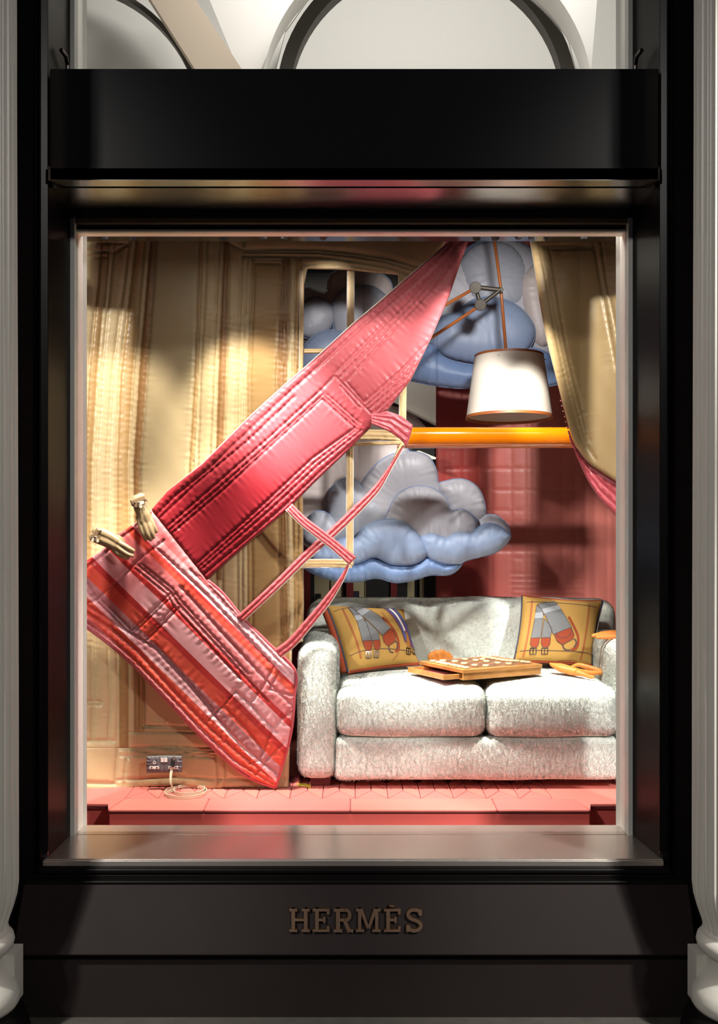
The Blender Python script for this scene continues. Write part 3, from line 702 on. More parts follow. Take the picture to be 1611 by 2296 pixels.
def strip(nm, cl, wd, Y, m, par, H=.008, inner=(0.,), edge=None, thick=.006, step=2., wr=.12):
    cl = cr(cl, 6); ol = band(cl, wd if not isinstance(wd, list) else list(np.interp(np.linspace(0, 1, len(cl)), np.linspace(0, 1, len(wd)), wd)))
    n = len(cl); L = ol[:n]; Rr = ol[n:][::-1]
    ss = []
    for k in inner:
        t = (k+1)/2; ss.append(([tuple(np.array(a)*(1-t)+np.array(b_)*t) for a, b_ in zip(L, Rr)], 4.))
    o = quilt(nm, ol, Y, ss, m, par, step=step, H=H, w=5., wr=wr, lam=8., thick=thick)
    if edge is not None:
        for side in edge[1]:
            pl_ = L if side < 0 else Rr
            pts = [P(a, b_, Y(np.array([a]), np.array([b_]))[0] if callable(Y) else Y) for a, b_ in pl_]
            MB().tube(pts, .0022, 6).build('edge_piping', edge[0], o, True)
    return o
strip('mullion', [(787, 604), (786, 800), (785, 1000), (785, 1268)], 15, YW-.004, M['beige1'], hang, inner=(-.45, .45), edge=(M['cream'], (-1, 1)))
strip('transom_bar', [(680, 787), (720, 787), (800, 786)], 11, YW-.002, M['beige1'], hang, inner=(0.,))
strip('transom_bar', [(785, 975), (850, 975), (903, 978)], 24, YW-.002, M['beige1'], hang, inner=(-.4, .45))
strip('transom_bar', [(785, 996), (850, 994), (906, 992)], 9, YW-.006, M['beige1'], hang, inner=(0.,))
strip('transom_bar', [(676, 1264), (730, 1263), (790, 1264)], 18, YW-.004, M['beige1'], hang, inner=(-.45, .45), edge=(M['cream'], (-1, 1)))
strip('window_jamb', [(902, 612), (905, 800), (904, 900), (903, 985)], 16, YW+.002, M['beige1'], hang, inner=(-.45, .3), edge=(M['cream'], (-1,)))
strip('window_jamb', [(678, 605), (677, 720), (676, 850)], 9, YW-.012, M['beige1'], hang, inner=(0.,), edge=(M['cream'], (-1,)))
strip('torn_strip', [(905, 990), (890, 1020), (872, 1056)], [10, 8, 3], YW-.012, M['beige1'], hang, inner=(0.,))

# socket patch sewn on the skirting, plug and strap
sock = thing('stitched_socket_patch', P(368, 1732, .945), 'grey stitched fabric patch shaped like a double wall socket', 'socket patch')
YS = .925
quilt('patch', [(329, 1696), (370, 1694), (409, 1695), (410, 1714), (408, 1731), (369, 1732), (329, 1733), (328, 1714)], YS, [], M['socket'], sock, step=1.5, H=.006, w=9, wr=.5, lam=3., thick=.02)
def frame_px(nm, x0, y0, x1, y1, t, Y, m, par):
    mb = MB()
    for (a, b_, c, d) in ((x0, y0, x1, y0+t), (x0, y1-t, x1, y1), (x0, y0, x0+t, y1), (x1-t, y0, x1, y1)):
        mb.box(sx(a, Y), sx(c, Y), Y-.001, Y+.001, sz(d, Y), sz(b_, Y))
    return mb.build(nm, m, par)
def rect_px(nm, x0, y0, x1, y1, Y, m, par, th=.002): return MB().box(sx(x0, Y), sx(x1, Y), Y-th/2, Y+th/2, sz(y1, Y), sz(y0, Y)).build(nm, m, par)
frame_px('earth_hole_print', 343, 1706, 350, 1713.5, 1.6, YS-.0075, M['white'], sock)
rect_px('pin_hole_print', 335.5, 1718, 357, 1724, YS-.0072, M['white'], sock)
rect_px('pin_slot_print', 338, 1720, 342, 1722.2, YS-.0085, M['inkline'], sock); rect_px('pin_slot_print', 350, 1720, 354, 1722.2, YS-.0085, M['inkline'], sock)
rect_px('switch_print', 361, 1699, 367.3, 1708.5, YS-.0075, M['white'], sock); rect_px('switch_print', 368.6, 1699, 375.5, 1708.5, YS-.0075, M['white'], sock)
rect_px('pin_hole_print', 378, 1718, 399, 1724, YS-.0072, M['white'], sock)
rect_px('pin_slot_print', 380, 1720, 384, 1722.2, YS-.0085, M['inkline'], sock); rect_px('pin_slot_print', 393, 1720, 397, 1722.2, YS-.0085, M['inkline'], sock)
lead = thing('leather_strap_lead', P(415, 1778, .88), 'pale leather strap with chrome clasp coiled on the floor below the socket patch', 'strap')
cp = PV(389, 1706, YS-.02)
mb = MB()
for k, (r, dz) in enumerate(((.012, -.014), (.0125, -.004), (.012, .006))):
    mb.tube([cp+Vector((0, -.012+dz*.2, dz)), cp+Vector((0, .012, dz))], r*.8, 16)
mb.tube([cp+Vector((0, -.004, -.02)), cp+Vector((0, -.004, .014))], .009, 16)
mb.build('chrome_clasp', M['chrome'], lead, auto=40)
def ribbon(nm, pts, up, wd, th, m, par):
    v = []; f = []; n = len(pts); pts = [Vector(p) for p in pts]
    for i, p in enumerate(pts):
        t = (pts[min(i+1, n-1)]-pts[max(i-1, 0)]).normalized(); u = Vector(up[i]); s = t.cross(u).normalized()
        for a, b_ in ((-1, -1), (1, -1), (1, 1), (-1, 1)): v.append(p+u*(wd/2*a)+s*(th/2*b_))
    for i in range(n-1):
        for k in range(4): f.append((i*4+k, i*4+(k+1) % 4, (i+1)*4+(k+1) % 4, (i+1)*4+k))
    f += [(0, 1, 2, 3), (n*4-1, n*4-2, n*4-3, n*4-4)]
    return mesh_obj(nm, v, f, m, par, True, auto=50)
zr = ZF+.008
pts = [cp+Vector((-.002, -.006, -.02)), PV(386, 1722, .90), PV(383, 1742, .885), PV(384, 1757, .875)]
pts = [tuple(p) for p in pts]
c0 = P(417, 1777, .87); c1 = P(424, 1770, .90)
for a in np.linspace(math.pi*1.05, math.pi*1.05+2*math.pi*1.0, 30):
    pts.append((c1[0]+.066*math.cos(a), .905+.085*math.sin(a), zr))
for a in np.linspace(math.pi*1.05, math.pi*1.05+2*math.pi*.97, 34):
    pts.append((c0[0]+.088*math.cos(a), .865+.105*math.sin(a), zr))
pts = cr(pts, 3); ups = [(0, 0, 1) if i > 14 else (1, 0, 0) for i in range(len(pts))]
ups = [Vector((max(0, 1-i/12), 0, min(1, i/12))).normalized() for i in range(len(pts))]
ribbon('strap', pts, ups, .013, .003, M['strapg'], lead)

# ------------------------------------------------------------------ red quilted panel falling across
redp = thing('falling_quilted_panel', P(600, 1765, .86), 'long red and pink quilted wall panel falling diagonally with a plaid lower end', 'quilted panel')
def YR(x, y):
    t = np.clip((y-545)/1220, 0, 1)
    s = (x*.70-y*.715)
    return .86+.07*t-.05*np.sin(np.pi*t)+.012*np.sin((s+600)*.02)
edgeL = [(985, 562), (970, 575), (914, 619), (794, 721), (700, 807), (640, 861), (567, 927), (529, 1000-18), (464, 1029), (374, 1103), (335, 1142)]
upper = [(1012, 535), (1005, 545), (914, 622), (794, 724), (700, 810), (640, 862), (567, 928), (454, 1040), (374, 1103), (340, 1142), (465, 1300), (560, 1216), (651, 1139), (700, 1088), (770, 1021), (833, 958), (835, 940), (869, 921), (921, 854), (966, 762), (1008, 665), (1031, 596), (1050, 543), (1052, 535)]
def rep(pl, dx, dy, n): return [([(a+dx*k, b_+dy*k) for a, b_ in pl], 4.5) for k in range(n)]
seamsU = [([(1016, 543), (925, 634), (806, 738), (712, 824), (652, 877), (580, 945), (470, 1050), (390, 1115), (352, 1155)], 10.),
          ([(1026, 548), (984, 606), (752, 838)], 9.), ([(1030, 556), (979, 624), (762, 848)], 5.), ([(1033, 562), (984, 632), (776, 856)], 6.),
          ([(776, 856), (817, 903)], 7.), ([(770, 861), (812, 908)], 4.), ([(764, 866), (806, 914)], 4.), ([(752, 843), (833, 927)], 6.),
          ([(817, 903), (900, 832), (966, 762)], 6.), ([(823, 910), (905, 838), (962, 775)], 4.), ([(829, 917), (912, 845), (955, 795)], 4.), ([(840, 925), (915, 858)], 5.), ([(852, 926), (900, 880)], 5.),
          ([(723, 895), (796, 960)], 8.), ([(729, 890), (802, 955)], 4.), ([(735, 885), (808, 950)], 4.),
          ([(750, 843), (723, 872), (600, 985), (480, 1090), (365, 1190)], 6.), ([(726, 884), (610, 990), (490, 1096), (370, 1198)], 4.5), ([(723, 895), (605, 1003), (500, 1100), (374, 1207)], 6.),
          ([(660, 890), (560, 985), (440, 1085), (355, 1165)], 8.),
          ([(796, 960), (700, 1029), (600, 1123), (434, 1271)], 7.), ([(803, 962), (706, 1037), (606, 1130), (440, 1277)], 4.), ([(812, 964), (712, 1045), (613, 1138), (446, 1282)], 4.),
          ([(822, 966), (725, 1052), (626, 1146), (454, 1292)], 8.), ([(374, 1207), (434, 1271)], 8.), ([(368, 1212), (428, 1278)], 4.)]
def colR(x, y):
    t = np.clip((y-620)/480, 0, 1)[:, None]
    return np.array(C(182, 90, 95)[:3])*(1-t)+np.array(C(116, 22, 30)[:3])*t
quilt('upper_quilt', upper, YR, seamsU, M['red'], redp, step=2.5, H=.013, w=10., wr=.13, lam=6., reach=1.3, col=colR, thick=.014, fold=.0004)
flap = [(832, 928), (850, 927), (869, 921), (900, 932), (927, 953), (921, 978), (912, 1001), (897, 984), (875, 969), (850, 958), (834, 951)]
quilt('side_flap', flap, lambda x, y: .775+.03*np.clip((x-840)/80, 0, 1), [([(835, 933), (880, 940), (924, 968)], 7.), ([(835, 940), (875, 950), (918, 985)], 7.), ([(838, 928), (885, 930), (926, 957)], 4.), ([(835, 946), (870, 960), (914, 996)], 4.)], M['lining'], redp, step=2., H=.011, w=8., wr=.1)
plaid = [(340, 1142), (300, 1175), (262, 1199), (225, 1236), (180, 1266), (180, 1395), (240, 1440), (300, 1492), (370, 1565), (450, 1650), (520, 1715), (565, 1746), (618, 1766), (630, 1728), (645, 1680), (656, 1625), (661, 1560), (662, 1502), (600, 1440), (545, 1385), (500, 1330), (465, 1300)]
seamsP = [([(340, 1150), (300, 1186), (268, 1208), (232, 1246), (186, 1278)], 10.), ([(219, 1345), (270, 1300), (309, 1258), (368, 1212)], 8.),
          ([(312, 1268), (383, 1326), (400, 1352), (551, 1516), (600, 1570)], 8.), ([(318, 1264), (389, 1321), (406, 1346), (557, 1510)], 5.), ([(304, 1274), (376, 1332), (390, 1358), (540, 1522)], 5.),
          ([(350, 1228), (435, 1306), (470, 1340), (603, 1480), (640, 1510)], 10.), ([(428, 1278), (462, 1312), (540, 1394), (650, 1506)], 8.), ([(448, 1290), (552, 1400), (655, 1512)], 6.),
          ([(406, 1316), (500, 1420), (603, 1530)], 8.), ([(332, 1432), (403, 1361)], 8.), ([(326, 1427), (397, 1355)], 4.), ([(296, 1413), (387, 1326)], 7.), ([(302, 1418), (392, 1332)], 4.),
          ([(193, 1355), (260, 1398), (322, 1436), (348, 1452), (420, 1530), (480, 1600)], 8.), ([(228, 1345), (296, 1413)], 7.), ([(222, 1350), (290, 1418)], 4.), ([(186, 1290), (219, 1345), (193, 1355)], 8.),
          ([(348, 1442), (440, 1545), (480, 1590)], 6.), ([(186, 1368), (250, 1410), (310, 1460), (400, 1560), (470, 1630), (540, 1690), (612, 1745)], 10.), ([(184, 1388), (245, 1430), (305, 1481), (375, 1553), (455, 1638), (525, 1703), (615, 1757)], 8.),
          ([(619, 1487), (590, 1540), (561, 1577), (529, 1548), (500, 1580), (470, 1612)], 8.), ([(658, 1593), (632, 1610), (609, 1638), (596, 1670), (583, 1700), (560, 1712)], 9.), ([(561, 1577), (620, 1640)], 8.), ([(500, 1580), (560, 1640), (590, 1680)], 8.),
          ([(603, 1530), (655, 1580)], 8.), ([(630, 1500), (605, 1545), (660, 1560)], 7.), ([(640, 1660), (600, 1700), (575, 1735)], 8.), ([(480, 1600), (540, 1670), (625, 1735)], 8.)]
pq = quilt('plaid_quilt', plaid, YR, seamsP, M['plaid'], redp, step=2.5, H=.015, w=11., wr=.14, lam=7., reach=1.2, thick=.014, fold=.0004)
for nm_, pl_ in (('edge_piping', cr([(180, 1397), (240, 1441), (300, 1493), (370, 1566), (450, 1651), (520, 1716), (565, 1747), (618, 1767)], 5)),
                 ('edge_piping', cr([(465, 1300), (500, 1330), (545, 1385), (600, 1440), (661, 1501), (661, 1560), (656, 1625), (645, 1680), (630, 1728), (619, 1766)], 5))):
    xa = np.array([p[0] for p in pl_]); ya = np.array([p[1] for p in pl_]); ys = YR(xa, ya)
    MB().tube([P(a, b_, c-.002) for a, b_, c in zip(xa, ya, ys)], .006, 8).build(nm_, M['lining'], redp, True)
ys = None
pl_ = upper[1:9]
MB().tube([P(a, b_, float(YR(np.array([a]), np.array([b_]))[0])+.006) for a, b_ in pl_], .003, 6).build('edge_piping', M['cream'], redp, True)
def YStr(x, y): return .80+.02*np.sin(x*.02)
def ystrap(y0, y1, ya, yb): return lambda x, y: ya+(yb-ya)*np.clip((y-y0)/(y1-y0), 0, 1)
strip('window_bar_strap', [(905, 1000), (878, 1044), (845, 1095), (800, 1142), (750, 1190), (690, 1243), (620, 1312), (538, 1388)], [5, 8, 16, 20, 20, 20, 19, 19], ystrap(1000, 1390, .82, .85), M['strap'], redp, inner=(0.,), edge=(M['cream'], (1,)), H=.009)
strip('window_bar_strap', [(648, 1136), (680, 1168), (715, 1195), (750, 1222), (792, 1258)], [20, 21, 22, 22, 24], ystrap(1136, 1260, .81, .80), M['strap'], redp, inner=(-.35, .4), edge=(M['cream'], (-1,)), H=.009)
strip('window_bar_strap', [(783, 1264), (765, 1300), (735, 1345), (690, 1400), (655, 1440), (622, 1466)], [5, 11, 18, 21, 22, 23], ystrap(1264, 1466, .81, .845), M['strap'], redp, inner=(0.,), edge=(M['cream'], (1,)), H=.009)

# ------------------------------------------------------------------ right curtain piece
rc = thing('quilted_curtain', P(1375, 1080, .9), 'beige quilted curtain piece with pink lining sweeping down on the right', 'curtain')
YC = lambda x, y: .92+.02*np.sin((x-1190)*.03+y*.004)-.05*np.clip((x-1300)/100, 0, 1)
oc = cr([(1184, 335), (1186, 430), (1188, 525), (1200, 610), (1222, 740), (1256, 880), (1285, 985), (1318, 1035), (1350, 1058), (1400, 1092)], 6)+[(1440, 1110), (1440, 335)]
quilt('curtain_cloth', oc, YC, [(cr([(1204, 340), (1208, 525), (1222, 610), (1244, 740), (1276, 880), (1300, 975), (1335, 1030)], 5), 8.), (cr([(1222, 550), (1234, 640), (1256, 760), (1286, 890), (1312, 985), (1328, 1015)], 5), 7.),
      (cr([(1232, 556), (1248, 650), (1270, 780), (1300, 900), (1322, 990)], 5), 8.), ([(1215, 552), (1335, 552)], 8.), ([(1228, 560), (1330, 558)], 6.), (cr([(1332, 545), (1345, 620), (1362, 720), (1382, 830)], 5), 9.), (cr([(1348, 545), (1362, 640), (1385, 760)], 5), 7.)],
      M['beige2'], rc, step=3., H=.011, w=10., wr=.1, lam=6., thick=.01, fold=.0006)
ol2 = cr([(1252, 870), (1285, 988), (1318, 1037), (1350, 1060), (1440, 1112)], 5)+cr([(1440, 1215), (1375, 1150), (1345, 1118), (1315, 1070), (1285, 1000), (1268, 935)], 5)
quilt('curtain_lining', ol2, lambda x, y: YC(x, y)+.025, [([(1300, 1020), (1340, 1075), (1400, 1130)], 8.), ([(1310, 1050), (1345, 1100), (1420, 1170)], 6.)], M['lining'], rc, step=3., H=.010, w=8., wr=.3)

# ------------------------------------------------------------------ clouds
def cloud(name, label, loc, lobes):
    t = thing(name, loc, label, 'cloud')
    for (pts, Y, m, H, ww) in lobes:
        pg = cr(pts, 5, True)
        quilt('cloud_puff', pg, Y, [], M[m], t, step=4., H=H, w=ww, wr=.07, lam=6., reach=.7, back=.6, uv=False)
        pc = [P(a, b_, Y-.001) for a, b_ in pg]; pc.append(pc[0])
        MB().tube(pc, .0022, 5, False).build('seam_piping', M['cl_deep'], t, True)
    for wx in (loc[0]-.18, loc[0]+.18): MB().tube([(wx, loc[1]+.08, loc[2]+.25), (wx, loc[1]+.08, 3.298)], .0006, 4).build('suspension_wire', M['steel'], t)
    return t
cloud('padded_cloud', 'puffy grey and blue padded fabric cloud floating just above the sofa', P(900, 1305, 1.5), [
    ([(660, 1060), (690, 1010), (780, 985), (880, 990), (925, 1020), (930, 1080), (900, 1150), (800, 1200), (700, 1230), (660, 1180)], 1.62, 'cl_mauve', .05, 50),
    ([(800, 1110), (830, 1055), (870, 1022), (920, 1012), (960, 1022), (978, 1050), (985, 1085), (1003, 1130), (980, 1190), (880, 1215), (800, 1190)], 1.56, 'cl_grey', .06, 50),
    ([(735, 1145), (740, 1100), (770, 1073), (800, 1078), (820, 1100), (870, 1150), (880, 1200), (800, 1225), (740, 1210)], 1.53, 'cl_mid', .055, 45),
    ([(686, 1165), (710, 1146), (738, 1152), (765, 1185), (750, 1215), (720, 1228), (690, 1220), (674, 1195)], 1.50, 'cl_mid', .045, 35),
    ([(980, 1092), (1005, 1077), (1040, 1074), (1072, 1092), (1088, 1130), (1085, 1168), (1040, 1195), (1000, 1155)], 1.55, 'cl_grey', .055, 40),
    ([(1060, 1180), (1080, 1158), (1110, 1154), (1135, 1172), (1145, 1195), (1130, 1215), (1080, 1210)], 1.53, 'cl_grey', .04, 30),
    ([(868, 1180), (873, 1140), (895, 1105), (930, 1090), (968, 1093), (1000, 1115), (1012, 1143), (1040, 1142), (1065, 1160), (1073, 1182), (1060, 1215), (1000, 1230), (930, 1225)], 1.48, 'cl_grey', .065, 50),
    ([(940, 1205), (970, 1191), (1000, 1202), (1015, 1192), (1045, 1190), (1060, 1193), (1085, 1175), (1115, 1176), (1144, 1196), (1140, 1215), (1110, 1240), (1050, 1256), (1030, 1266), (990, 1264), (955, 1246)], 1.44, 'cl_blue', .055, 38),
    ([(700, 1232), (735, 1222), (770, 1206), (795, 1208), (820, 1180), (860, 1165), (905, 1168), (937, 1192), (957, 1225), (955, 1250), (925, 1266), (880, 1266), (840, 1250), (800, 1264), (750, 1270), (700, 1258)], 1.43, 'cl_blue', .06, 45),
    ([(676, 1268), (700, 1252), (760, 1262), (800, 1262), (838, 1248), (880, 1264), (925, 1264), (957, 1246), (1000, 1264), (1038, 1262), (1012, 1288), (965, 1290), (935, 1299), (890, 1307), (845, 1297), (800, 1305), (755, 1303), (710, 1290)], 1.46, 'cl_deep', .05, 30)])
cloud('padded_cloud', 'large grey blue padded fabric cloud hanging behind the lamp near the ceiling', P(1080, 870, 1.7), [
    ([(660, 670), (690, 645), (730, 655), (740, 615), (785, 598), (840, 605), (880, 640), (860, 720), (760, 780), (670, 760)], 1.80, 'cl_mauve', .05, 40),
    ([(672, 690), (700, 666), (730, 672), (755, 700), (740, 745), (700, 760), (670, 745)], 1.74, 'cl_mid', .05, 35),
    ([(745, 700), (762, 655), (800, 640), (845, 645), (880, 690), (870, 780), (770, 790)], 1.72, 'cl_mid', .055, 40),
    ([(672, 800), (700, 755), (740, 740), (790, 745), (830, 790), (820, 850), (740, 870), (676, 850)], 1.70, 'cl_blue', .05, 40),
    ([(860, 800), (900, 700), (980, 600), (1040, 560), (1110, 530), (1180, 550), (1225, 600), (1250, 700), (1250, 790), (1150, 830), (1000, 830), (900, 840)], 1.78, 'cl_grey', .07, 60),
    ([(1030, 600), (1050, 560), (1090, 542), (1140, 546), (1175, 580), (1185, 630), (1170, 680), (1120, 700), (1060, 680)], 1.74, 'cl_mid', .055, 45),
    ([(1165, 640), (1185, 600), (1215, 590), (1245, 650), (1250, 740), (1220, 780), (1185, 750)], 1.73, 'cl_mauve', .05, 35),
    ([(960, 760), (985, 712), (1025, 700), (1060, 672), (1110, 666), (1160, 684), (1195, 722), (1200, 755), (1180, 790), (1130, 812), (1070, 818), (1005, 805), (970, 785)], 1.68, 'cl_blue', .065, 50),
    ([(890, 845), (925, 800), (965, 772), (1000, 802), (1060, 818), (1120, 812), (1170, 790), (1200, 780), (1240, 800), (1262, 850), (1235, 866), (1170, 870), (1100, 866), (1040, 871), (980, 866), (930, 856)], 1.64, 'cl_deep', .05, 38)])

# ------------------------------------------------------------------ orange pole, lamp
zt_ = sz(981.5, 1.12); rt = 23.5*(1.12-CAMY)/F
pole = thing('lacquered_pole', (sx(1090, 1.12), 1.12, zt_), 'glossy orange horizontal pole spanning above the sofa', 'pole')
MB().tube([(sx(893, 1.12), 1.12, zt_), (sx(1100, 1.12), 1.12, zt_), (1.50, 1.12, zt_)], rt, 48).build('pole_tube', M['orange'], pole, auto=40)
MB().tube([(sx(893, 1.12)-.004, 1.12, zt_), (sx(893, 1.12)+.012, 1.12, zt_)], rt*1.03, 48).build('end_collar', M['orange'], pole, auto=40)
lamp = thing('pendant_lamp', P(1143, 945, 1.32), 'white drum pendant lamp with tan leather rod and pivoting bracket', 'lamp')
YL = 1.32; s_ = (YL-CAMY)/F
ct = PV(1148, 796, YL); cb = PV(1143, 938, YL)
ax = Vector((0, .05, 1)).normalized()
def cone(nm, r0, r1, z0, z1, m, n=72, th=0):
    v = []; f = []
    rings = [(r0, z0), (r1, z1)] if not th else [(r0, z0), (r1, z1), (r1-th, z1), (r0-th, z0)]
    rot = Vector((0, 0, 1)).rotation_difference(ax)
    for (r, z) in rings:
        for k in range(n):
            a = 2*math.pi*k/n; v.append(cb+(rot @ Vector((r*math.cos(a), r*math.sin(a), z))))
    m_ = len(rings)
    for i in range(m_ if th else m_-1):
        for k in range(n): f.append((i*n+k, i*n+(k+1) % n, ((i+1) % m_)*n+(k+1) % n, ((i+1) % m_)*n+k))
    return mesh_obj(nm, v, f, M[m], lamp, True, auto=40)
hh = (ct-cb).length
cone('lamp_shade', 97*s_, 77*s_, 0, hh, 'shade', th=.003)
cone('bottom_trim', 97.8*s_, 97*s_, -.002, .011, 'leather', th=.005)
cone('top_trim', 78*s_, 77.3*s_, hh-.009, hh+.002, 'leather', th=.005)
rp = [PV(1106, 515, YL-.0), PV(1124, 650, YL), PV(1136, 796, YL)]
MB().tube(rp, .0075, 12).build('leather_rod', M['leather'], lamp, True)
mb = MB()
for k in range(3):
    a = k*2.094; mb.tube([PV(1136, 800, YL), ct+Vector((77*s_*math.cos(a), 77*s_*math.sin(a), -.02))], .002, 6)
mb.build('shade_spider', M['steel'], lamp, True)
def disc(nm, px, py, r, m, d=.03, Y=YL-.03): return bevel(MB().tube([P(px, py, Y), P(px, py, Y+d)], r*s_, 28).build(nm, M[m], lamp, auto=40), .002)
disc('pivot_disc', 1067, 645, 13, 'bracket', .045, YL-.05); disc('pivot_disc', 1078, 684, 13, 'bracket', .045, YL-.05); disc('pivot_disc', 1123, 650, 6.5, 'bracket', .045, YL-.03)
def bar(nm, a, b_, r, m, ya=YL-.025, yb=YL-.025): return MB().tube([P(a[0], a[1], ya), P(b_[0], b_[1], yb)], r, 12).build(nm, M[m], lamp, auto=40)
bar('bracket_bar', (1067, 644), (1123, 650), .011, 'bracket'); bar('bracket_bar', (1078, 684), (1123, 650), .0095, 'bracket'); bar('bracket_bar', (1067, 645), (1078, 684), .009, 'bracket')
bar('leather_arm', (1062, 648), (880, 752), .0075, 'leather', YL-.02, .90); bar('leather_arm', (1073, 688), (840, 842), .0075, 'leather', YL-.02, .90)

# ------------------------------------------------------------------ sofa
def rbox(x0, x1, y0, y1, z0, z1, r, n=18, puff=(0, 0, 0), lump=0., seed=0):
    c = np.array([(x0+x1)/2, (y0+y1)/2, (z0+z1)/2]); h = np.array([(x1-x0)/2, (y1-y0)/2, (z1-z0)/2])
    lin_ = np.linspace(-1, 1, n); u = np.sign(lin_)*(1-(1-abs(lin_))**1.6)
    V = []; Fc = []
    for ax_ in range(3):
        for sg in (-1, 1):
            a, b_ = [k for k in range(3) if k != ax_]
            A, B = np.meshgrid(u, u); p = np.zeros((n*n, 3)); p[:, ax_] = sg; p[:, a] = A.ravel(); p[:, b_] = B.ravel()
            base = len(V)*n*n; V.append(p)
            for i in range(n-1):
                for j in range(n-1):
                    q = (base+i*n+j, base+i*n+j+1, base+(i+1)*n+j+1, base+(i+1)*n+j)
                    Fc.append(q if (sg > 0) != (ax_ == 1) else q[::-1])
    p = np.concatenate(V); q = p*h; inn = np.clip(q, -(h-r), h-r); d = q-inn; L = np.linalg.norm(d, axis=1, keepdims=True); q = inn+d/np.maximum(L, 1e-9)*r
    s = q/h
    for k in range(3):
        a, b_ = [m for m in range(3) if m != k]
        q[:, k] += np.sign(s[:, k])*np.abs(s[:, k])**3*puff[k]*np.cos(s[:, a]*1.45)*np.cos(s[:, b_]*1.45)
    if lump:
        g = c+q
        q += (d/np.maximum(L, 1e-9))*(lump*(np.sin(g[:, 0]*17+seed)+np.sin(g[:, 1]*15+seed*2)+np.sin(g[:, 2]*21+seed*3+g[:, 0]*9)))[:, None]
    return q+c, Fc
_d = RNG.normal(size=(3, 10, 3)); CW = _d/np.linalg.norm(_d, axis=2, keepdims=True)*RNG.uniform(180, 620, (3, 10, 1)); CP = RNG.uniform(0, 6.28, (3, 10))
def fur_part(nm, V, Fc, parent, dens, length, facing=None, dirn=(0, -.15, -.5)):
    o = mesh_obj(nm, V, Fc, M['furbase'], parent, True, merge=True)
    me = o.data; me.calc_loop_triangles()
    co = np.empty(len(me.vertices)*3); me.vertices.foreach_get('co', co); co = co.reshape(-1, 3)
    tri_ = np.empty(len(me.loop_triangles)*3, int); me.loop_triangles.foreach_get('vertices', tri_); tri_ = tri_.reshape(-1, 3)
    A, B, D = co[tri_[:, 0]], co[tri_[:, 1]], co[tri_[:, 2]]; nr = np.cross(B-A, D-A); ar = np.linalg.norm(nr, axis=1)/2+1e-12; nr = nr/(2*ar[:, None])
    ok = (nr[:, 1] < .35) & (nr[:, 2] > -.8) & (A[:, 0] < 1.3)
    ar = ar*ok
    if ar.sum() <= 0: return o
    n = int(dens*ar.sum()); k = RNG.choice(len(ar), n, p=ar/ar.sum())
    r1 = np.sqrt(RNG.random(n)); r2 = RNG.random(n)
    p = (1-r1)[:, None]*A[k]+(r1*(1-r2))[:, None]*B[k]+(r1*r2)[:, None]*D[k]; nn = nr[k]
    t = np.cross(nn, RNG.normal(size=(n, 3))); t /= np.linalg.norm(t, axis=1, keepdims=True)
    ln = length*RNG.uniform(.55, 1.1, n)[:, None]
    clump = np.stack([sum(np.sin(p @ CW[c_, k_]+CP[c_, k_]) for k_ in range(10))/3.2 for c_ in range(3)], -1)
    g = np.array(dirn)
    tip = p+nn*ln*.8+(g+clump*.3+RNG.normal(size=(n, 3))*.22)*ln
    wd = .0009
    vv = np.empty((n*3, 3)); vv[0::3] = p-nn*.001-t*wd; vv[1::3] = p-nn*.001+t*wd; vv[2::3] = tip
    fm = bpy.data.meshes.new('fur'); fm.vertices.add(n*3); fm.vertices.foreach_set('co', vv.ravel())
    fm.loops.add(n*3); fm.loops.foreach_set('vertex_index', np.arange(n*3)); fm.polygons.add(n)
    fm.polygons.foreach_set('loop_start', np.arange(n)*3); fm.polygons.foreach_set('loop_total', np.full(n, 3)); fm.update(calc_edges=True)
    sn = fm.attributes.new('hair_normal', 'FLOAT_VECTOR', 'POINT'); hv = nn+clump*.22+np.array([0, -.15, .12])+RNG.normal(size=(n, 3))*.06
    hv /= np.linalg.norm(hv, axis=1, keepdims=True); sn.data.foreach_set('vector', np.repeat(hv, 3, axis=0).ravel())
    fm.materials.append(M['fur']); fo = bpy.data.objects.new('fur', fm); COL.objects.link(fo); setparent(fo, o); fo['kind'] = 'stuff'
    return o
YF = .945
sofa = thing('sofa', (.55, 1.4, ZF), 'white shaggy fur two-seat sofa standing on the coral stage', 'sofa')
XL = sx(667, YF); XAi = sx(754, YF); XM = sx(1092, YF); XR = sx(1390, YF); XE = XR+(XAi-XL)
zB, zC, zS, zA, zTop = ZF+.035, sz(1655, YF), sz(1520, YF), sz(1446, YF), 1.30
DEN = 120000
V, f_ = rbox(XL, XAi+.004, YF, 1.93, zB, zA, .062, 22, (.004, .004, .006), .0015, 1); fur_part('arm', V, f_, sofa, DEN, .0065)
V, f_ = rbox(XR-.004, XE, YF, 1.93, zB, zA, .062, 18, (.004, .004, .006), .0015, 2); fur_part('arm', V, f_, sofa, DEN*.7, .0065)
V, f_ = rbox(XAi-.002, XR+.002, YF+.006, 1.9, zB, zC, .03, 20, (0, .006, 0), .0015, 3); fur_part('base', V, f_, sofa, DEN, .007)
V, f_ = rbox(XL+.01, XE-.01, 1.66, 1.94, zB+.1, zTop, .085, 22, (.004, .012, .006), .002, 4); fur_part('backrest', V, f_, sofa, DEN*.6, .006)
V, f_ = rbox(XAi+.002, XM-.003, YF-.012, 1.70, zC+.002, .972, .055, 26, (.004, .016, .016), .0012, 5); fur_part('seat_cushion', V, f_, sofa, DEN, .0065)
V, f_ = rbox(XM+.003, XR-.002, YF-.012, 1.70, zC+.002, .972, .055, 26, (.004, .016, .016), .0012, 6); fur_part('seat_cushion', V, f_, sofa, DEN, .0065)
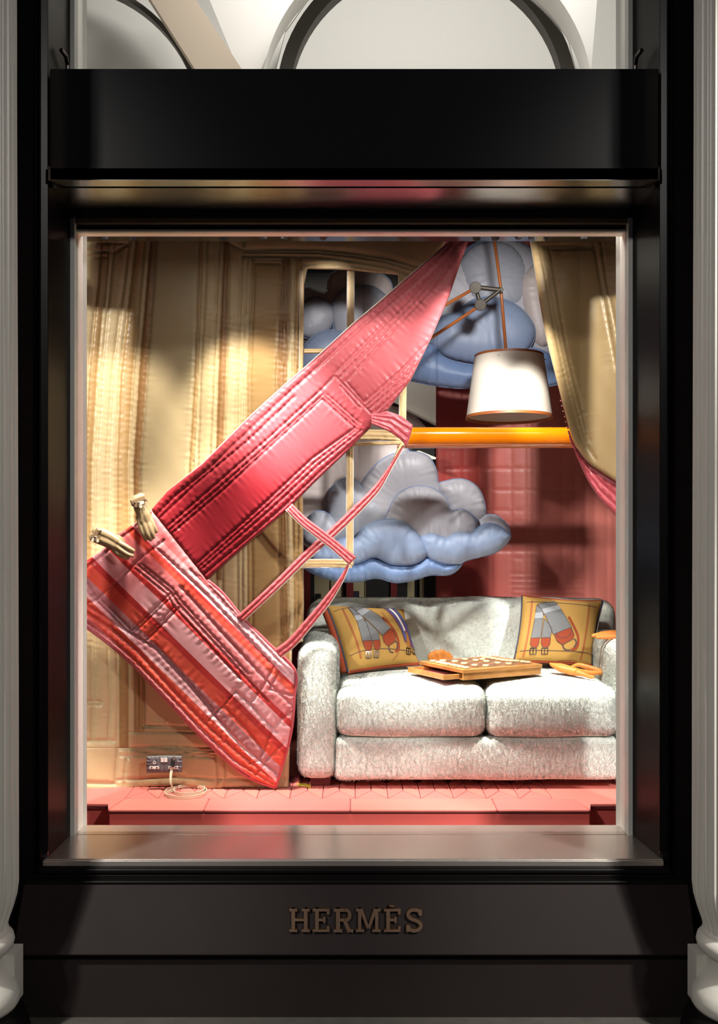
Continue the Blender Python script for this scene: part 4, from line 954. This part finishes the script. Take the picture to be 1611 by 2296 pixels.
for (xx, yy) in ((XL+.05, YF+.06), (XE-.13, YF+.06), (XL+.05, 1.82), (XE-.13, 1.82)):
    bevel(MB().hexa([(xx+.008, yy+.004, ZF-.001), (xx+.09, yy+.004, ZF-.001), (xx+.09, yy+.08, ZF-.001), (xx+.008, yy+.08, ZF-.001), (xx, yy, zB+.03), (xx+.1, yy, zB+.03), (xx+.1, yy+.09, zB+.03), (xx, yy+.09, zB+.03)]).build('foot', M['foot'], sofa), .003)

# ------------------------------------------------------------------ printed cushions
def pillow(label, corners, th, seed, gusset_left=False):
    """corners: TL,TR,BR,BL as (px,py,Y)"""
    cn = [np.array(P(*c)) for c in corners]; cpx = [np.array(c[:2], float) for c in corners]
    nrm = np.cross(cn[1]-cn[0], cn[3]-cn[0]); nrm /= np.linalg.norm(nrm)
    if nrm[1] > 0: nrm = -nrm
    def bil(c, u, v): return c[0]*(1-u)*(1-v)+c[1]*u*(1-v)+c[2]*u*v+c[3]*(1-u)*v
    def prof(u, v):
        a = max(0., 4*u*(1-u)); b_ = max(0., 4*v*(1-v)); return (a*b_)**.42
    def sink(u, v):
        cu, cv = u-.5, v-.5; k = .055
        return .5+cu*(1-k*(1-(2*abs(cv))**2)*(2*abs(cu))**2), .5+cv*(1-k*(1-(2*abs(cu))**2)*(2*abs(cv))**2)
    def S(u, v, side=1, lift=0.):
        su, sv = sink(u, v)
        wv = .006*math.sin(u*9+seed)*math.sin(v*7+seed*2)*prof(u, v)
        return bil(cn, su, sv)+nrm*(side*(th*prof(u, v)+wv)+lift)
    def inv(px, py):
        u = v = .5
        for _ in range(25):
            su, sv = sink(u, v); r = bil(cpx, su, sv)-np.array([px, py]); e = 1e-3
            s1 = sink(u+e, v); s2 = sink(u, v+e)
            J = np.stack([(bil(cpx, *s1)-bil(cpx, su, sv))/e, (bil(cpx, *s2)-bil(cpx, su, sv))/e], 1)
            du = np.linalg.solve(J, r); u = min(max(u-du[0], .001), .999); v = min(max(v-du[1], .001), .999)
        return u, v
    t = thing('printed_cushion', tuple(bil(cn, .5, 1.)), label, 'cushion', 'mustard cushions on the sofa')
    n = 40
    for nm, side, m in (('front_cover', 1, 'mustard'), ('back_cover', -1, 'rust')):
        v = [tuple(S(i/(n-1), j/(n-1), side)) for j in range(n) for i in range(n)]
        f = [(j*n+i, j*n+i+1, (j+1)*n+i+1, (j+1)*n+i)[::side] for j in range(n-1) for i in range(n-1)]
        mesh_obj(nm, v, f, M[m], t)
    front = t.children[0] if t.children else None
    def decal(nm, poly, m, lift=.0016):
        # triangulate finely in plan, lay on the cover
        pg = [tuple(p) for p in poly]; a = np.array(pg); st = 2.2
        x0, y0 = a.min(0); x1, y1 = a.max(0); nx = max(2, int((x1-x0)/st)+2); ny = max(2, int((y1-y0)/st)+2)
        gx, gy = np.meshgrid(np.linspace(x0, x1, nx), np.linspace(y0, y1, ny)); cx = (gx[:-1, :-1]+gx[1:, 1:])/2; cy = (gy[:-1, :-1]+gy[1:, 1:])/2
        keep = inside(pg, cx, cy); idx = np.arange(nx*ny).reshape(ny, nx)
        q = np.stack([idx[:-1, :-1], idx[:-1, 1:], idx[1:, 1:], idx[1:, :-1]], -1)[keep]
        if not len(q): return
        us = np.unique(q); rm = np.full(nx*ny, -1); rm[us] = np.arange(len(us)); q = rm[q]; x = gx.ravel()[us].copy(); y = gy.ravel()[us].copy()
        e = np.sort(np.concatenate([q[:, [0, 1]], q[:, [1, 2]], q[:, [2, 3]], q[:, [3, 0]]]), 1); ue, cnt = np.unique(e, axis=0, return_counts=True); bv = np.unique(ue[cnt == 1])
        _, D, _, _, qx, qy = closest(x[bv], y[bv], segments([(pg+[pg[0]], 1.)])); x[bv] = qx; y[bv] = qy
        v = []
        for a_, b_ in zip(x, y):
            uu, vv = inv(a_, b_); v.append(tuple(S(uu, vv, 1, lift)))
        mesh_obj(nm, v, [tuple(r) for r in q], M[m], t)
    def line(nm, pts, wd, m, lift=.0022, raw=False):
        pts = pts if raw else cr(pts, 5); decal_pts = band(pts, wd); nn = len(pts); v = []; f = []
        for (a_, b_) in decal_pts:
            uu, vv = inv(a_, b_); v.append(tuple(S(uu, vv, 1, lift)))
        for i in range(nn-1): f.append((i, i+1, 2*nn-2-i, 2*nn-1-i))
        mesh_obj(nm, v, f, M[m], t)
    def edge(nm, u, m, r=.004, dx=0.):
        pts = [tuple(S(u, k/24, 1, .002)+np.array([dx, 0, 0])) for k in range(25)]
        MB().tube(pts, r, 8).build(nm, M[m], t, True)
    def vedge(nm, v_, m, r=.005, dy=0., u0=0., u1=1.):
        pts = [tuple(S(u0+(u1-u0)*k/24, v_, 1, .0)+np.array([0, dy, 0])) for k in range(25)]
        MB().tube(pts, r, 8).build(nm, M[m], t, True)
    _d = decal
    def decal2(nm, poly, m, lift=.0016):
        _d(nm, poly, m, lift)
        if m in ('greyweave', 'rust', 'purple'):
            pp = [tuple(p) for p in poly]; pp.append(pp[0]); dense = []
            for a_, b_ in zip(pp[:-1], pp[1:]):
                k_ = max(1, int(math.hypot(b_[0]-a_[0], b_[1]-a_[1])/4)); dense += [(a_[0]+(b_[0]-a_[0])*i/k_, a_[1]+(b_[1]-a_[1])*i/k_) for i in range(k_)]
            dense.append(pp[-1]); line('ink_outline_print', dense, 1.0, 'inkline', lift+.001, True)
    t['_'] = 0; del t['_']
    return t, decal2, line, edge, vedge
# right cushion
q = lambda a, b_: (1000+.2607*a, 1320+.2607*b_)
Q = lambda L: [q(*p) for p in L]
t, decal, line, edge, vedge = pillow('mustard printed cushion with dark edging at the right end of the sofa', [(1171, 1336, 1.57), (1352, 1348, 1.57), (1328, 1492, 1.44), (1152, 1484, 1.44)], .06, 1)
decal('grey_strap_print', Q([(770, 165), (815, 210), (825, 240), (820, 290), (800, 452), (720, 452), (755, 270)]), 'greyweave')
decal('grey_strap_print', Q([(830, 290), (895, 380), (882, 452), (806, 452)]), 'greyweave')
decal('grey_strap_print', Q([(775, 155), (925, 130), (1062, 365), (905, 428), (815, 215)]), 'greyweave', .0024)
decal('rust_end_print', Q([(718, 452), (792, 452), (786, 500), (768, 530), (732, 530), (712, 500)]), 'rust', .0024)
decal('rust_end_print', Q([(806, 452), (884, 452), (882, 500), (862, 532), (826, 532), (804, 500)]), 'rust', .0024)
decal('rust_pouch_print', Q([(915, 430), (1000, 388), (1060, 368), (1085, 430), (1075, 465), (985, 512), (940, 482)]), 'rust', .003)
line('rust_cord_print', Q([(1038, 275), (1085, 360), (1118, 440), (1118, 510), (1095, 545), (1062, 550)]), 5, 'rust', .003)
line('ring_print', Q([(988, 512), (1000, 540), (1030, 556), (1055, 552)]), 3, 'inkline'); line('ring_print', Q([(1088, 462), (1104, 490), (1095, 520), (1080, 535)]), 3, 'inkline')
line('ink_line_print', Q([(925, 420), (960, 455), (1020, 450), (1060, 410), (1058, 372)]), 1.2, 'inkline', .004)
for bx in (740, 838):
    for (a, b_) in (((bx-26, 535), (bx-26, 582)), ((bx+26, 535), (bx+26, 582)), ((bx-26, 535), (bx+26, 535)), ((bx-26, 582), (bx+26, 582)), ((bx, 530), (bx, 585))): line('buckle_print', Q([a, b_]), 1.8, 'steel', .0035)
line('ink_line_print', Q([(600, 552), (800, 552), (1000, 560), (1200, 570), (1250, 580)]), 1.2, 'inkline'); line('ink_line_print', Q([(690, 130), (900, 140), (1180, 165), (1290, 175)]), 1.2, 'inkline')
line('stitch_band_print', Q([(735, 120), (715, 300), (690, 450), (660, 600)]), 4, 'stitch', .0012); line('stitch_band_print', Q([(1225, 150), (1200, 350), (1175, 500), (1150, 630)]), 4, 'stitch', .0012)
line('ink_line_print', Q([(958, 632), (1040, 632), (1120, 634)]), 2, 'stitch')
vedge('rust_piping', 1., 'rust', .008); vedge('rust_piping', 0., 'rust', .005, .006)
decal('strap_band_print', Q([(812, 205), (955, 168), (975, 205), (828, 248)]), 'paleweave', .0034); decal('strap_band_print', Q([(757, 235), (815, 232), (822, 285), (752, 285)]), 'paleweave', .003)
edge('navy_edging', 1., 'navy', .006); edge('cream_edging', 1., 'cream', .0028, .006); edge('navy_edging', 0., 'navy', .004)
# left cushion
q = lambda a, b_: (640+.2359*a, 1320+.2359*b_)
t, decal, line, edge, vedge = pillow('mustard printed cushion with blue strap print leaning at the left arm of the sofa', [(730, 1356, 1.47), (906, 1366, 1.57), (941, 1488, 1.44), (779, 1508, 1.31)], .06, 3)
decal('grey_strap_print', Q([(580, 205), (640, 205), (700, 320), (745, 400), (792, 545), (702, 552), (650, 340)]), 'greyweave')
decal('grey_strap_print', Q([(722, 340), (800, 420), (850, 470), (866, 538), (792, 545)]), 'greyweave')
decal('grey_strap_print', Q([(600, 190), (720, 198), (860, 310), (962, 430), (890, 502), (760, 370), (690, 300)]), 'greyweave', .0024)
decal('rust_end_print', Q([(703, 552), (790, 545), (796, 600), (778, 636), (748, 640), (722, 610)]), 'rust', .0024)
decal('rust_end_print', Q([(800, 545), (866, 538), (874, 595), (858, 628), (830, 630), (812, 605)]), 'rust', .0024)
decal('rust_pouch_print', Q([(890, 502), (968, 430), (1010, 480), (1012, 550), (945, 595), (905, 560)]), 'rust', .003)
line('rust_cord_print', Q([(890, 322), (960, 390), (1015, 470), (1042, 550), (1048, 610), (1018, 642)]), 4.5, 'rust', .003)
line('ring_print', Q([(955, 598), (965, 635), (1000, 650)]), 3, 'inkline'); line('ring_print', Q([(1015, 545), (1035, 575), (1030, 620)]), 3, 'inkline')
decal('purple_strap_print', Q([(915, 208), (1030, 205), (1110, 320), (1170, 395), (1205, 480), (1222, 570), (1190, 592), (1105, 545), (1075, 440), (1010, 320)]), 'purple')
line('blue_stripe_print', Q([(950, 210), (1040, 310), (1090, 410), (1120, 520)]), 4.5, 'blueprint', .003); line('blue_stripe_print', Q([(1015, 208), (1095, 320), (1150, 420), (1190, 540)]), 4.5, 'blueprint', .003)
line('cream_stripe_print', Q([(975, 212), (1040, 290), (1090, 380), (1112, 440)]), 4, 'cream', .0036)
decal('ochre_tab_print', Q([(1118, 445), (1140, 455), (1165, 560), (1160, 600), (1132, 600)]), 'ochre', .0036)
for bx, by in ((765, 672), (838, 668), (1148, 628), (1216, 618)):
    for (a, b_) in (((bx-22, by-26), (bx-22, by+26)), ((bx+22, by-26), (bx+22, by+26)), ((bx-22, by-26), (bx+22, by-26)), ((bx-22, by+26), (bx+22, by+26)), ((bx, by-30), (bx, by+30))): line('buckle_print', Q([a, b_]), 1.7, 'steel', .0035)
line('ink_line_print', Q([(600, 665), (720, 635), (900, 615), (1100, 625), (1250, 640)]), 1.2, 'inkline'); line('ink_line_print', Q([(450, 240), (540, 215), (600, 205)]), 1.2, 'inkline')
line('stitch_band_print', Q([(530, 220), (580, 350), (640, 520), (700, 700)]), 4, 'stitch', .0012); line('stitch_band_print', Q([(890, 260), (960, 380), (1030, 520), (1050, 640), (1000, 710)]), 2, 'stitch', .0012)
vedge('rust_piping', 1., 'rust', .010, .004); edge('rust_gusset', 0., 'rust', .016, -.016)
decal('strap_band_print', Q([(650, 262), (735, 212), (782, 248), (702, 306)]), 'paleweave', .0034); decal('strap_band_print', Q([(628, 300), (690, 296), (712, 338), (650, 350)]), 'paleweave', .003)
edge('navy_edging', 0., 'navy', .009); edge('cream_edging', .0, 'cream', .003, .007); edge('cream_edging', 0., 'cream', .003, -.004)

# ------------------------------------------------------------------ board game
ZBD = .995; HB = .046; ZTB = 1.045
def at_z(px, py, Z): d = (CAMZ-Z)*F/(py-VY); return np.array([(px-VX)*d/F, d+CAMY])
Fp = at_z(1040, 1502, ZTB); Rp = at_z(1214, 1489, ZTB)
a_ = (Rp-Fp)/np.hypot(*(Rp-Fp)); bdir = np.array([-a_[1], a_[0]]); La = np.hypot(*(Rp-Fp)); Lb = .36
bt = thing('game_board', (Fp[0]+.1, Fp[1]+.2, ZTB-HB), 'honey wood draughts board box with an open side drawer on the sofa seat', 'game board')
def gb(u, v, z): p = Fp+a_*u+bdir*v; return (p[0], p[1], z)
def gbox(nm, u0, u1, v0, v1, z0, z1, m, par=bt, bw=.0015):
    return bevel(MB().hexa([gb(u0, v0, z0), gb(u1, v0, z0), gb(u1, v1, z0), gb(u0, v1, z0), gb(u0, v0, z1), gb(u1, v0, z1), gb(u1, v1, z1), gb(u0, v1, z1)]).build(nm, M[m], par), bw)
gbox('box_front', 0, La, 0, .012, ZTB-HB, ZTB-.016, 'boardwood'); gbox('box_rear', 0, La, Lb-.012, Lb, ZTB-HB, ZTB-.016, 'boardwood')
gbox('box_side', La-.012, La, .012, Lb-.012, ZTB-HB, ZTB-.016, 'boardwood'); gbox('box_floor', .0, La-.012, .012, Lb-.012, ZTB-HB, ZTB-HB+.006, 'boardwood')
gbox('top_board', -.004, La+.004, -.004, Lb+.004, ZTB-.016, ZTB, 'boardwood'); gbox('playing_field', .025, La-.025, .025, Lb-.025, ZTB-.002, ZTB+.001, 'boardtop')
mb = MB(); Nn = 8
for i in range(Nn):
    for j in range(Nn):
        if (i+j) % 2:
            us = .03+(La-.06)*i/Nn; ue_ = .03+(La-.06)*(i+1)/Nn; vs = .03+(Lb-.06)*j/Nn; ve = .03+(Lb-.06)*(j+1)/Nn
            o = mesh_obj('dark_square', [gb(us+.0006, vs+.0006, ZTB+.0014), gb(ue_-.0006, vs+.0006, ZTB+.0014), gb(ue_-.0006, ve-.0006, ZTB+.0014), gb(us+.0006, ve-.0006, ZTB+.0014)], [(0, 1, 2, 3)], M['squarewood'], bt, False)
dr = gbox('drawer', -.085, -.0765, .03, Lb-.03, ZTB-HB+.003, ZTB-.02, 'boardwood')
gbox('drawer_side', -.078, .05, .03, .037, ZTB-HB+.003, ZTB-.021, 'boardwood', dr); gbox('drawer_side', -.078, .05, Lb-.037, Lb-.03, ZTB-HB+.003, ZTB-.021, 'boardwood', dr)
gbox('drawer_bottom', -.078, .05, .037, Lb-.037, ZTB-HB+.003, ZTB-HB+.008, 'lining', dr)
gbox('side_pull', La+.002, La+.05, Lb*.55, Lb*.8, ZTB-HB+.006, ZTB-.012, 'boardwood')
pm = None
for k, (cx_, cy_) in enumerate(((225, 135), (290, 142), (318, 148), (362, 153), (400, 160), (435, 165), (470, 171), (512, 177), (352, 128), (435, 133), (505, 118), (500, 147), (572, 160), (580, 125), (625, 119), (655, 133), (640, 105), (668, 107), (700, 113), (735, 119), (650, 163), (733, 145), (768, 124), (800, 128), (810, 150), (826, 130), (862, 131), (905, 135), (940, 139))):
    p = at_z(880+.3228*cx_, 1440+.3228*cy_, ZTB+.004)
    uv_ = (np.dot(p-Fp, a_), np.dot(p-Fp, bdir)); uu = min(max(uv_[0], .03), La-.03); vv = min(max(uv_[1], .03), Lb-.03); p = Fp+a_*uu+bdir*vv
    if pm is None:
        o = MB().lathe((0, 0, 0), [(.001, .0018), (.0135, .0018), (.0148, .0028), (.0148, .0076), (.0138, .0086), (.0108, .0086), (.0102, .0076), (.001, .0076)], 28, True).build('draughts_piece', M['piece'], None, auto=40); pm = o
    else:
        o = pm.copy(); COL.objects.link(o)
    o.location = (p[0], p[1], ZTB); tag(o, 'round pale wooden draughts piece on the game board', 'game piece', 'draughts pieces on the board')

# ------------------------------------------------------------------ gloves
def glove(label, chains, m, loc, cuff=None, voxel=.0028, group=None, extra=None):
    t = thing('leather_glove', loc, label, 'glove', group)
    mb = MB()
    for pts, rs in chains:
        c = cr([tuple(p) for p in pts], 5); r = list(np.interp(np.linspace(0, 1, len(c)), np.linspace(0, 1, len(rs)), rs))
        # rounded ends
        mb.tube(c, r, 12)
        for p, rr in ((c[0], r[0]), (c[-1], r[-1])):
            pr = [(rr*math.sin(math.pi*k/8)+1e-5, -rr*math.cos(math.pi*k/8)) for k in range(9)]
            mb.lathe(p, pr, 12)
    o = mb.build('hand', M[m], t, True)
    rmh = o.modifiers.new('join', 'REMESH'); rmh.mode = 'VOXEL'; rmh.voxel_size = voxel; rmh.use_smooth_shade = True
    sm = o.modifiers.new('soft', 'SMOOTH'); sm.iterations = 7; sm.factor = .5
    return t
def G(px, py, Y): return P(px, py, Y)
# upper taupe glove: back of hand, fingers hanging over the panel
y0 = .79
g1 = glove('taupe leather glove with silver flower clasp hanging fingers down on the red panel', [
    ([G(309, 1122, y0), G(314, 1140, y0-.004), G(319, 1155, y0-.006), G(320, 1168, y0-.006)], [.026, .025, .023, .021]),
    ([G(316, 1118, y0), G(321, 1138, y0-.004), G(327, 1155, y0-.006), G(331, 1168, y0-.006)], [.024, .024, .023, .020]),
    ([G(311, 1160, y0-.008), G(316, 1180, y0-.012), G(322, 1198, y0-.012), G(327, 1209, y0-.006)], [.0125, .0115, .0105, .009]),
    ([G(320, 1162, y0-.01), G(327, 1182, y0-.016), G(333, 1200, y0-.016), G(338, 1210, y0-.008)], [.0125, .0115, .0105, .009]),
    ([G(329, 1162, y0-.01), G(336, 1180, y0-.015), G(341, 1195, y0-.014), G(345, 1204, y0-.008)], [.012, .0115, .0105, .009]),
    ([G(334, 1156, y0-.004), G(342, 1172, y0-.008), G(347, 1184, y0-.008), G(351, 1192, y0-.004)], [.0115, .0105, .0095, .008])], 'glove_b', G(320, 1215, y0))
g2 = glove('taupe leather glove with silver flower clasp gripping the corner of the plaid panel', [
    ([G(211, 1204, y0), G(226, 1209, y0-.004), G(243, 1216, y0-.008), G(256, 1223, y0-.01)], [.022, .024, .024, .021]),
    ([G(217, 1192, y0), G(233, 1197, y0-.004), G(250, 1205, y0-.008), G(262, 1213, y0-.01)], [.022, .024, .023, .020]),
    ([G(250, 1226, y0-.008), G(264, 1240, y0-.012), G(277, 1248, y0-.010), G(286, 1251, y0-.004)], [.0125, .0115, .0105, .009]),
    ([G(257, 1221, y0-.012), G(272, 1233, y0-.018), G(287, 1243, y0-.016), G(297, 1246, y0-.008)], [.0125, .0115, .0105, .009]),
    ([G(262, 1214, y0-.012), G(277, 1222, y0-.018), G(290, 1230, y0-.016), G(299, 1235, y0-.008)], [.012, .0115, .0105, .009]),
    ([G(255, 1206, y0-.004), G(266, 1205, y0-.002), G(274, 1212, y0+.004), G(279, 1221, y0+.01)], [.0115, .0105, .0095, .008])], 'glove_b', G(250, 1255, y0))
for (g_, px, py, cuff, ang) in ((g1, 311, 1128, [(291, 1121), (325, 1108), (330, 1122), (296, 1136)], 80), (g2, 214, 1205, [(201, 1208), (217, 1183), (228, 1189), (211, 1213)], 10)):
    yc = y0-.030
    quilt('cuff', cuff, yc+.002, [], M['taupe'], g_, step=1.5, H=.004, w=5, wr=.1, thick=.042)
    c0 = PV(px, py, yc-.008)
    MB().lathe((0, 0, 0), [(.0065*math.sin(math.pi*k/10)+1e-5, -.0065*math.cos(math.pi*k/10)) for k in range(11)], 16).build('silver_stud', M['chrome'], g_, True).matrix_basis = Matrix.Translation(c0)
    for k in range(5):
        a = math.radians(ang+k*72)
        ctr = c0+Vector((math.cos(a)*.0135, .003, math.sin(a)*.0135)); dv = Vector((math.cos(a), 0, math.sin(a))); nv = Vector((-dv.z, 0, dv.x))
        ring = [ctr+dv*.0095*math.cos(2*math.pi*j/14)+nv*.007*math.sin(2*math.pi*j/14) for j in range(14)]
        v = [tuple(p) for p in ring]+[tuple(p+Vector((0, .003, 0))) for p in ring]
        mesh_obj('clasp_petal', v, [tuple(range(14)), tuple(range(14, 28))[::-1]]+[(j, j+14, (j+1) % 14+14, (j+1) % 14) for j in range(14)], M['strapg' if k in (3, 4) else 'taupe'], g_, False)
# orange gloves on the sofa
def Z3(px, py, Y, z=None): return P(px, py, Y)
g3 = glove('orange leather glove with curled fingers leaning behind the game board', [
    ([G(972, 1482, 1.60), G(990, 1480, 1.60), G(1006, 1480, 1.60)], [.02, .024, .02]),
    ([G(969, 1482, 1.59), G(965, 1473, 1.585), G(969, 1467, 1.58), G(976, 1465, 1.58)], [.013, .013, .0125, .011]),
    ([G(978, 1482, 1.585), G(974, 1470, 1.58), G(978, 1463, 1.575), G(986, 1464, 1.57)], [.013, .0135, .0135, .011]),
    ([G(990, 1482, 1.58), G(987, 1468, 1.575), G(991, 1461, 1.57), G(999, 1466, 1.57)], [.013, .0135, .013, .011]),
    ([G(1003, 1484, 1.585), G(1000, 1472, 1.58), G(1004, 1466, 1.575), G(1012, 1474, 1.575)], [.0125, .0125, .0125, .010])], 'glove_o', G(990, 1488, 1.6))
zt2 = 1.02
g4 = glove('orange leather glove lying flat beside the right end of the game board', [
    ([G(1236, 1491, 1.26), G(1256, 1498, 1.24), G(1280, 1504, 1.22), G(1302, 1508, 1.20)], [.006, .017, .02, .016]),
    ([G(1234, 1488, 1.27), G(1260, 1494, 1.27), G(1285, 1501, 1.25)], [.005, .014, .014]),
    ([G(1296, 1508, 1.19), G(1312, 1513, 1.17), G(1322, 1517, 1.15), G(1331, 1518, 1.14)], [.013, .010, .009, .008]),
    ([G(1285, 1502, 1.26), G(1306, 1506, 1.26), G(1328, 1509, 1.26), G(1348, 1508, 1.26)], [.013, .012, .012, .010]),
    ([G(1282, 1496, 1.30), G(1298, 1491, 1.32), G(1318, 1496, 1.31), G(1338, 1502, 1.29), G(1352, 1506, 1.28)], [.008, .011, .013, .013, .010])], 'glove_o', G(1290, 1520, 1.22))
g5 = glove('orange leather glove draped over the right arm of the sofa at the frame', [
    ([G(1331, 1425, 1.24), G(1345, 1424, 1.25), G(1365, 1423, 1.26), G(1400, 1422, 1.27)], [.009, .014, .016, .018]),
    ([G(1340, 1429, 1.20), G(1360, 1428, 1.21), G(1400, 1427, 1.22)], [.008, .012, .015]),
    ([G(1348, 1419, 1.29), G(1370, 1418, 1.30), G(1400, 1418, 1.31)], [.007, .011, .013])], 'glove_o', G(1370, 1432, 1.25))
# yellow glove pieces half hidden under the sofa
yl = thing('yellow_leather_glove', (sx(678, 1.0), 1.0, ZF), 'flat yellow leather glove tip peeking out beside the sofa foot', 'glove')
mb = MB(); 
pg = [at_z(*p, ZF+.002) for p in ((666, 1758), (684, 1758), (698, 1762), (697, 1767), (684, 1763), (668, 1762))]
n_ = len(pg); mb.add([(p[0], p[1], ZF) for p in pg]+[(p[0], p[1], ZF+.006) for p in pg], [tuple(range(n_))[::-1], tuple(range(n_, 2*n_))]+[(i, (i+1) % n_, (i+1) % n_+n_, i+n_) for i in range(n_)])
bevel(mb.build('glove_tip', M['yellow'], yl), .002)

# ------------------------------------------------------------------ track and spot heads (their lamps light the display)
track = thing('lighting_track', (0, .475, 2.83), 'thin black lighting track under the display ceiling', 'lighting track')
MB().box(-1.05, 1.1, .463, .487, 2.822, 2.836).build('track_rail', M['dark'], track)
def spot(px, aim, watts, deg, blend, label, col=(1, .86, .68), z=2.808, Y=.475, rad=.05):
    loc = Vector((sx(px, Y), Y, z)); aim = Vector(aim); d = (aim-loc).normalized()
    t = thing('track_spotlight', tuple(loc), label, 'spotlight', 'spotlights on the track')
    MB().tube([loc-d*.018+Vector((0, 0, .009)), loc+d*.018+Vector((0, 0, .009))], .016, 20, True).build('lamp_head', M['dark'], t, auto=40)
    MB().tube([loc+Vector((0, 0, .01)), (loc.x, Y, 2.825)], .006, 8).build('stem', M['dark'], t, True)
    o = spot_light('spot_lamp', loc+d*.024+Vector((0, 0, .009)), aim, watts, deg, blend, col, rad)
    o.parent = t; o.matrix_parent_inverse = Matrix.Translation(-loc)
    return t
spot(500, P(575, 1040, 1.0), 62, 56, .45, 'black track spotlight above the bright beige panel left of the red cloth', (1, .93, .8))
spot(300, P(215, 1110, 1.0), 46, 58, .45, 'black track spotlight second from the left end of the track', (1, .92, .8))
spot(590, P(800, 1590, 1.0), 340, 46, .7, 'black track spotlight left of the red panel, aimed at the sofa arm', (1, .97, .9))
spot(640, P(400, 1590, .9), 200, 50, .7, 'black track spotlight over the plaid cloth', (1, .94, .86))
spot(1230, P(880, 790, .80), 46, 44, .8, 'black track spotlight between lamp rod and curtain, turned to the left', (1, .95, .9))
spot(1165, P(1060, 700, 1.7), 46, 50, .5, 'black track spotlight over the upper cloud', (1, .96, .92))
spot(1070, P(1000, 1160, 1.6), 72, 46, .4, 'black track spotlight in front of the lamp rod', (1, .96, .9))
spot(1195, P(1150, 1640, 1.0), 330, 44, .7, 'black track spotlight right of the lamp rod', (1, .97, .9))
spot(1110, P(1330, 1320, 2.06), 150, 24, .5, 'black track spotlight close beside the lamp rod, aimed at the rear wall', (1, .95, .88))
spot(1310, P(1300, 1780, .66), 60, 24, .7, 'black track spotlight at the right end of the track', (1, .95, .88))
spot(725, P(745, 775, 1.72), 34, 24, .5, 'black track spotlight above the upper panes of the beige window', (1, .95, .9))
spot(235, P(290, 1690, .93), 210, 36, .6, 'black track spotlight at the far left end of the track', (1, .93, .8))
fill = thing('added_fill_strip', (0, .435, 2.83), 'thin led strip tucked behind the top of the window frame', 'light strip')  # unseen fill light with a fixture body, added to soften shadows on front faces
MB().box(-1.0, 1.03, .425, .445, 2.826, 2.836).build('strip_body', M['whiteframe'], fill)
l_ = area('added_fill_light', (0, .435, 2.824), (0, .9, 1.0), 3.5, 2.0, .03, (1, .95, .88)); l_.parent = fill; l_.matrix_parent_inverse = Matrix.Translation(-Vector((0, .435, 2.83)))
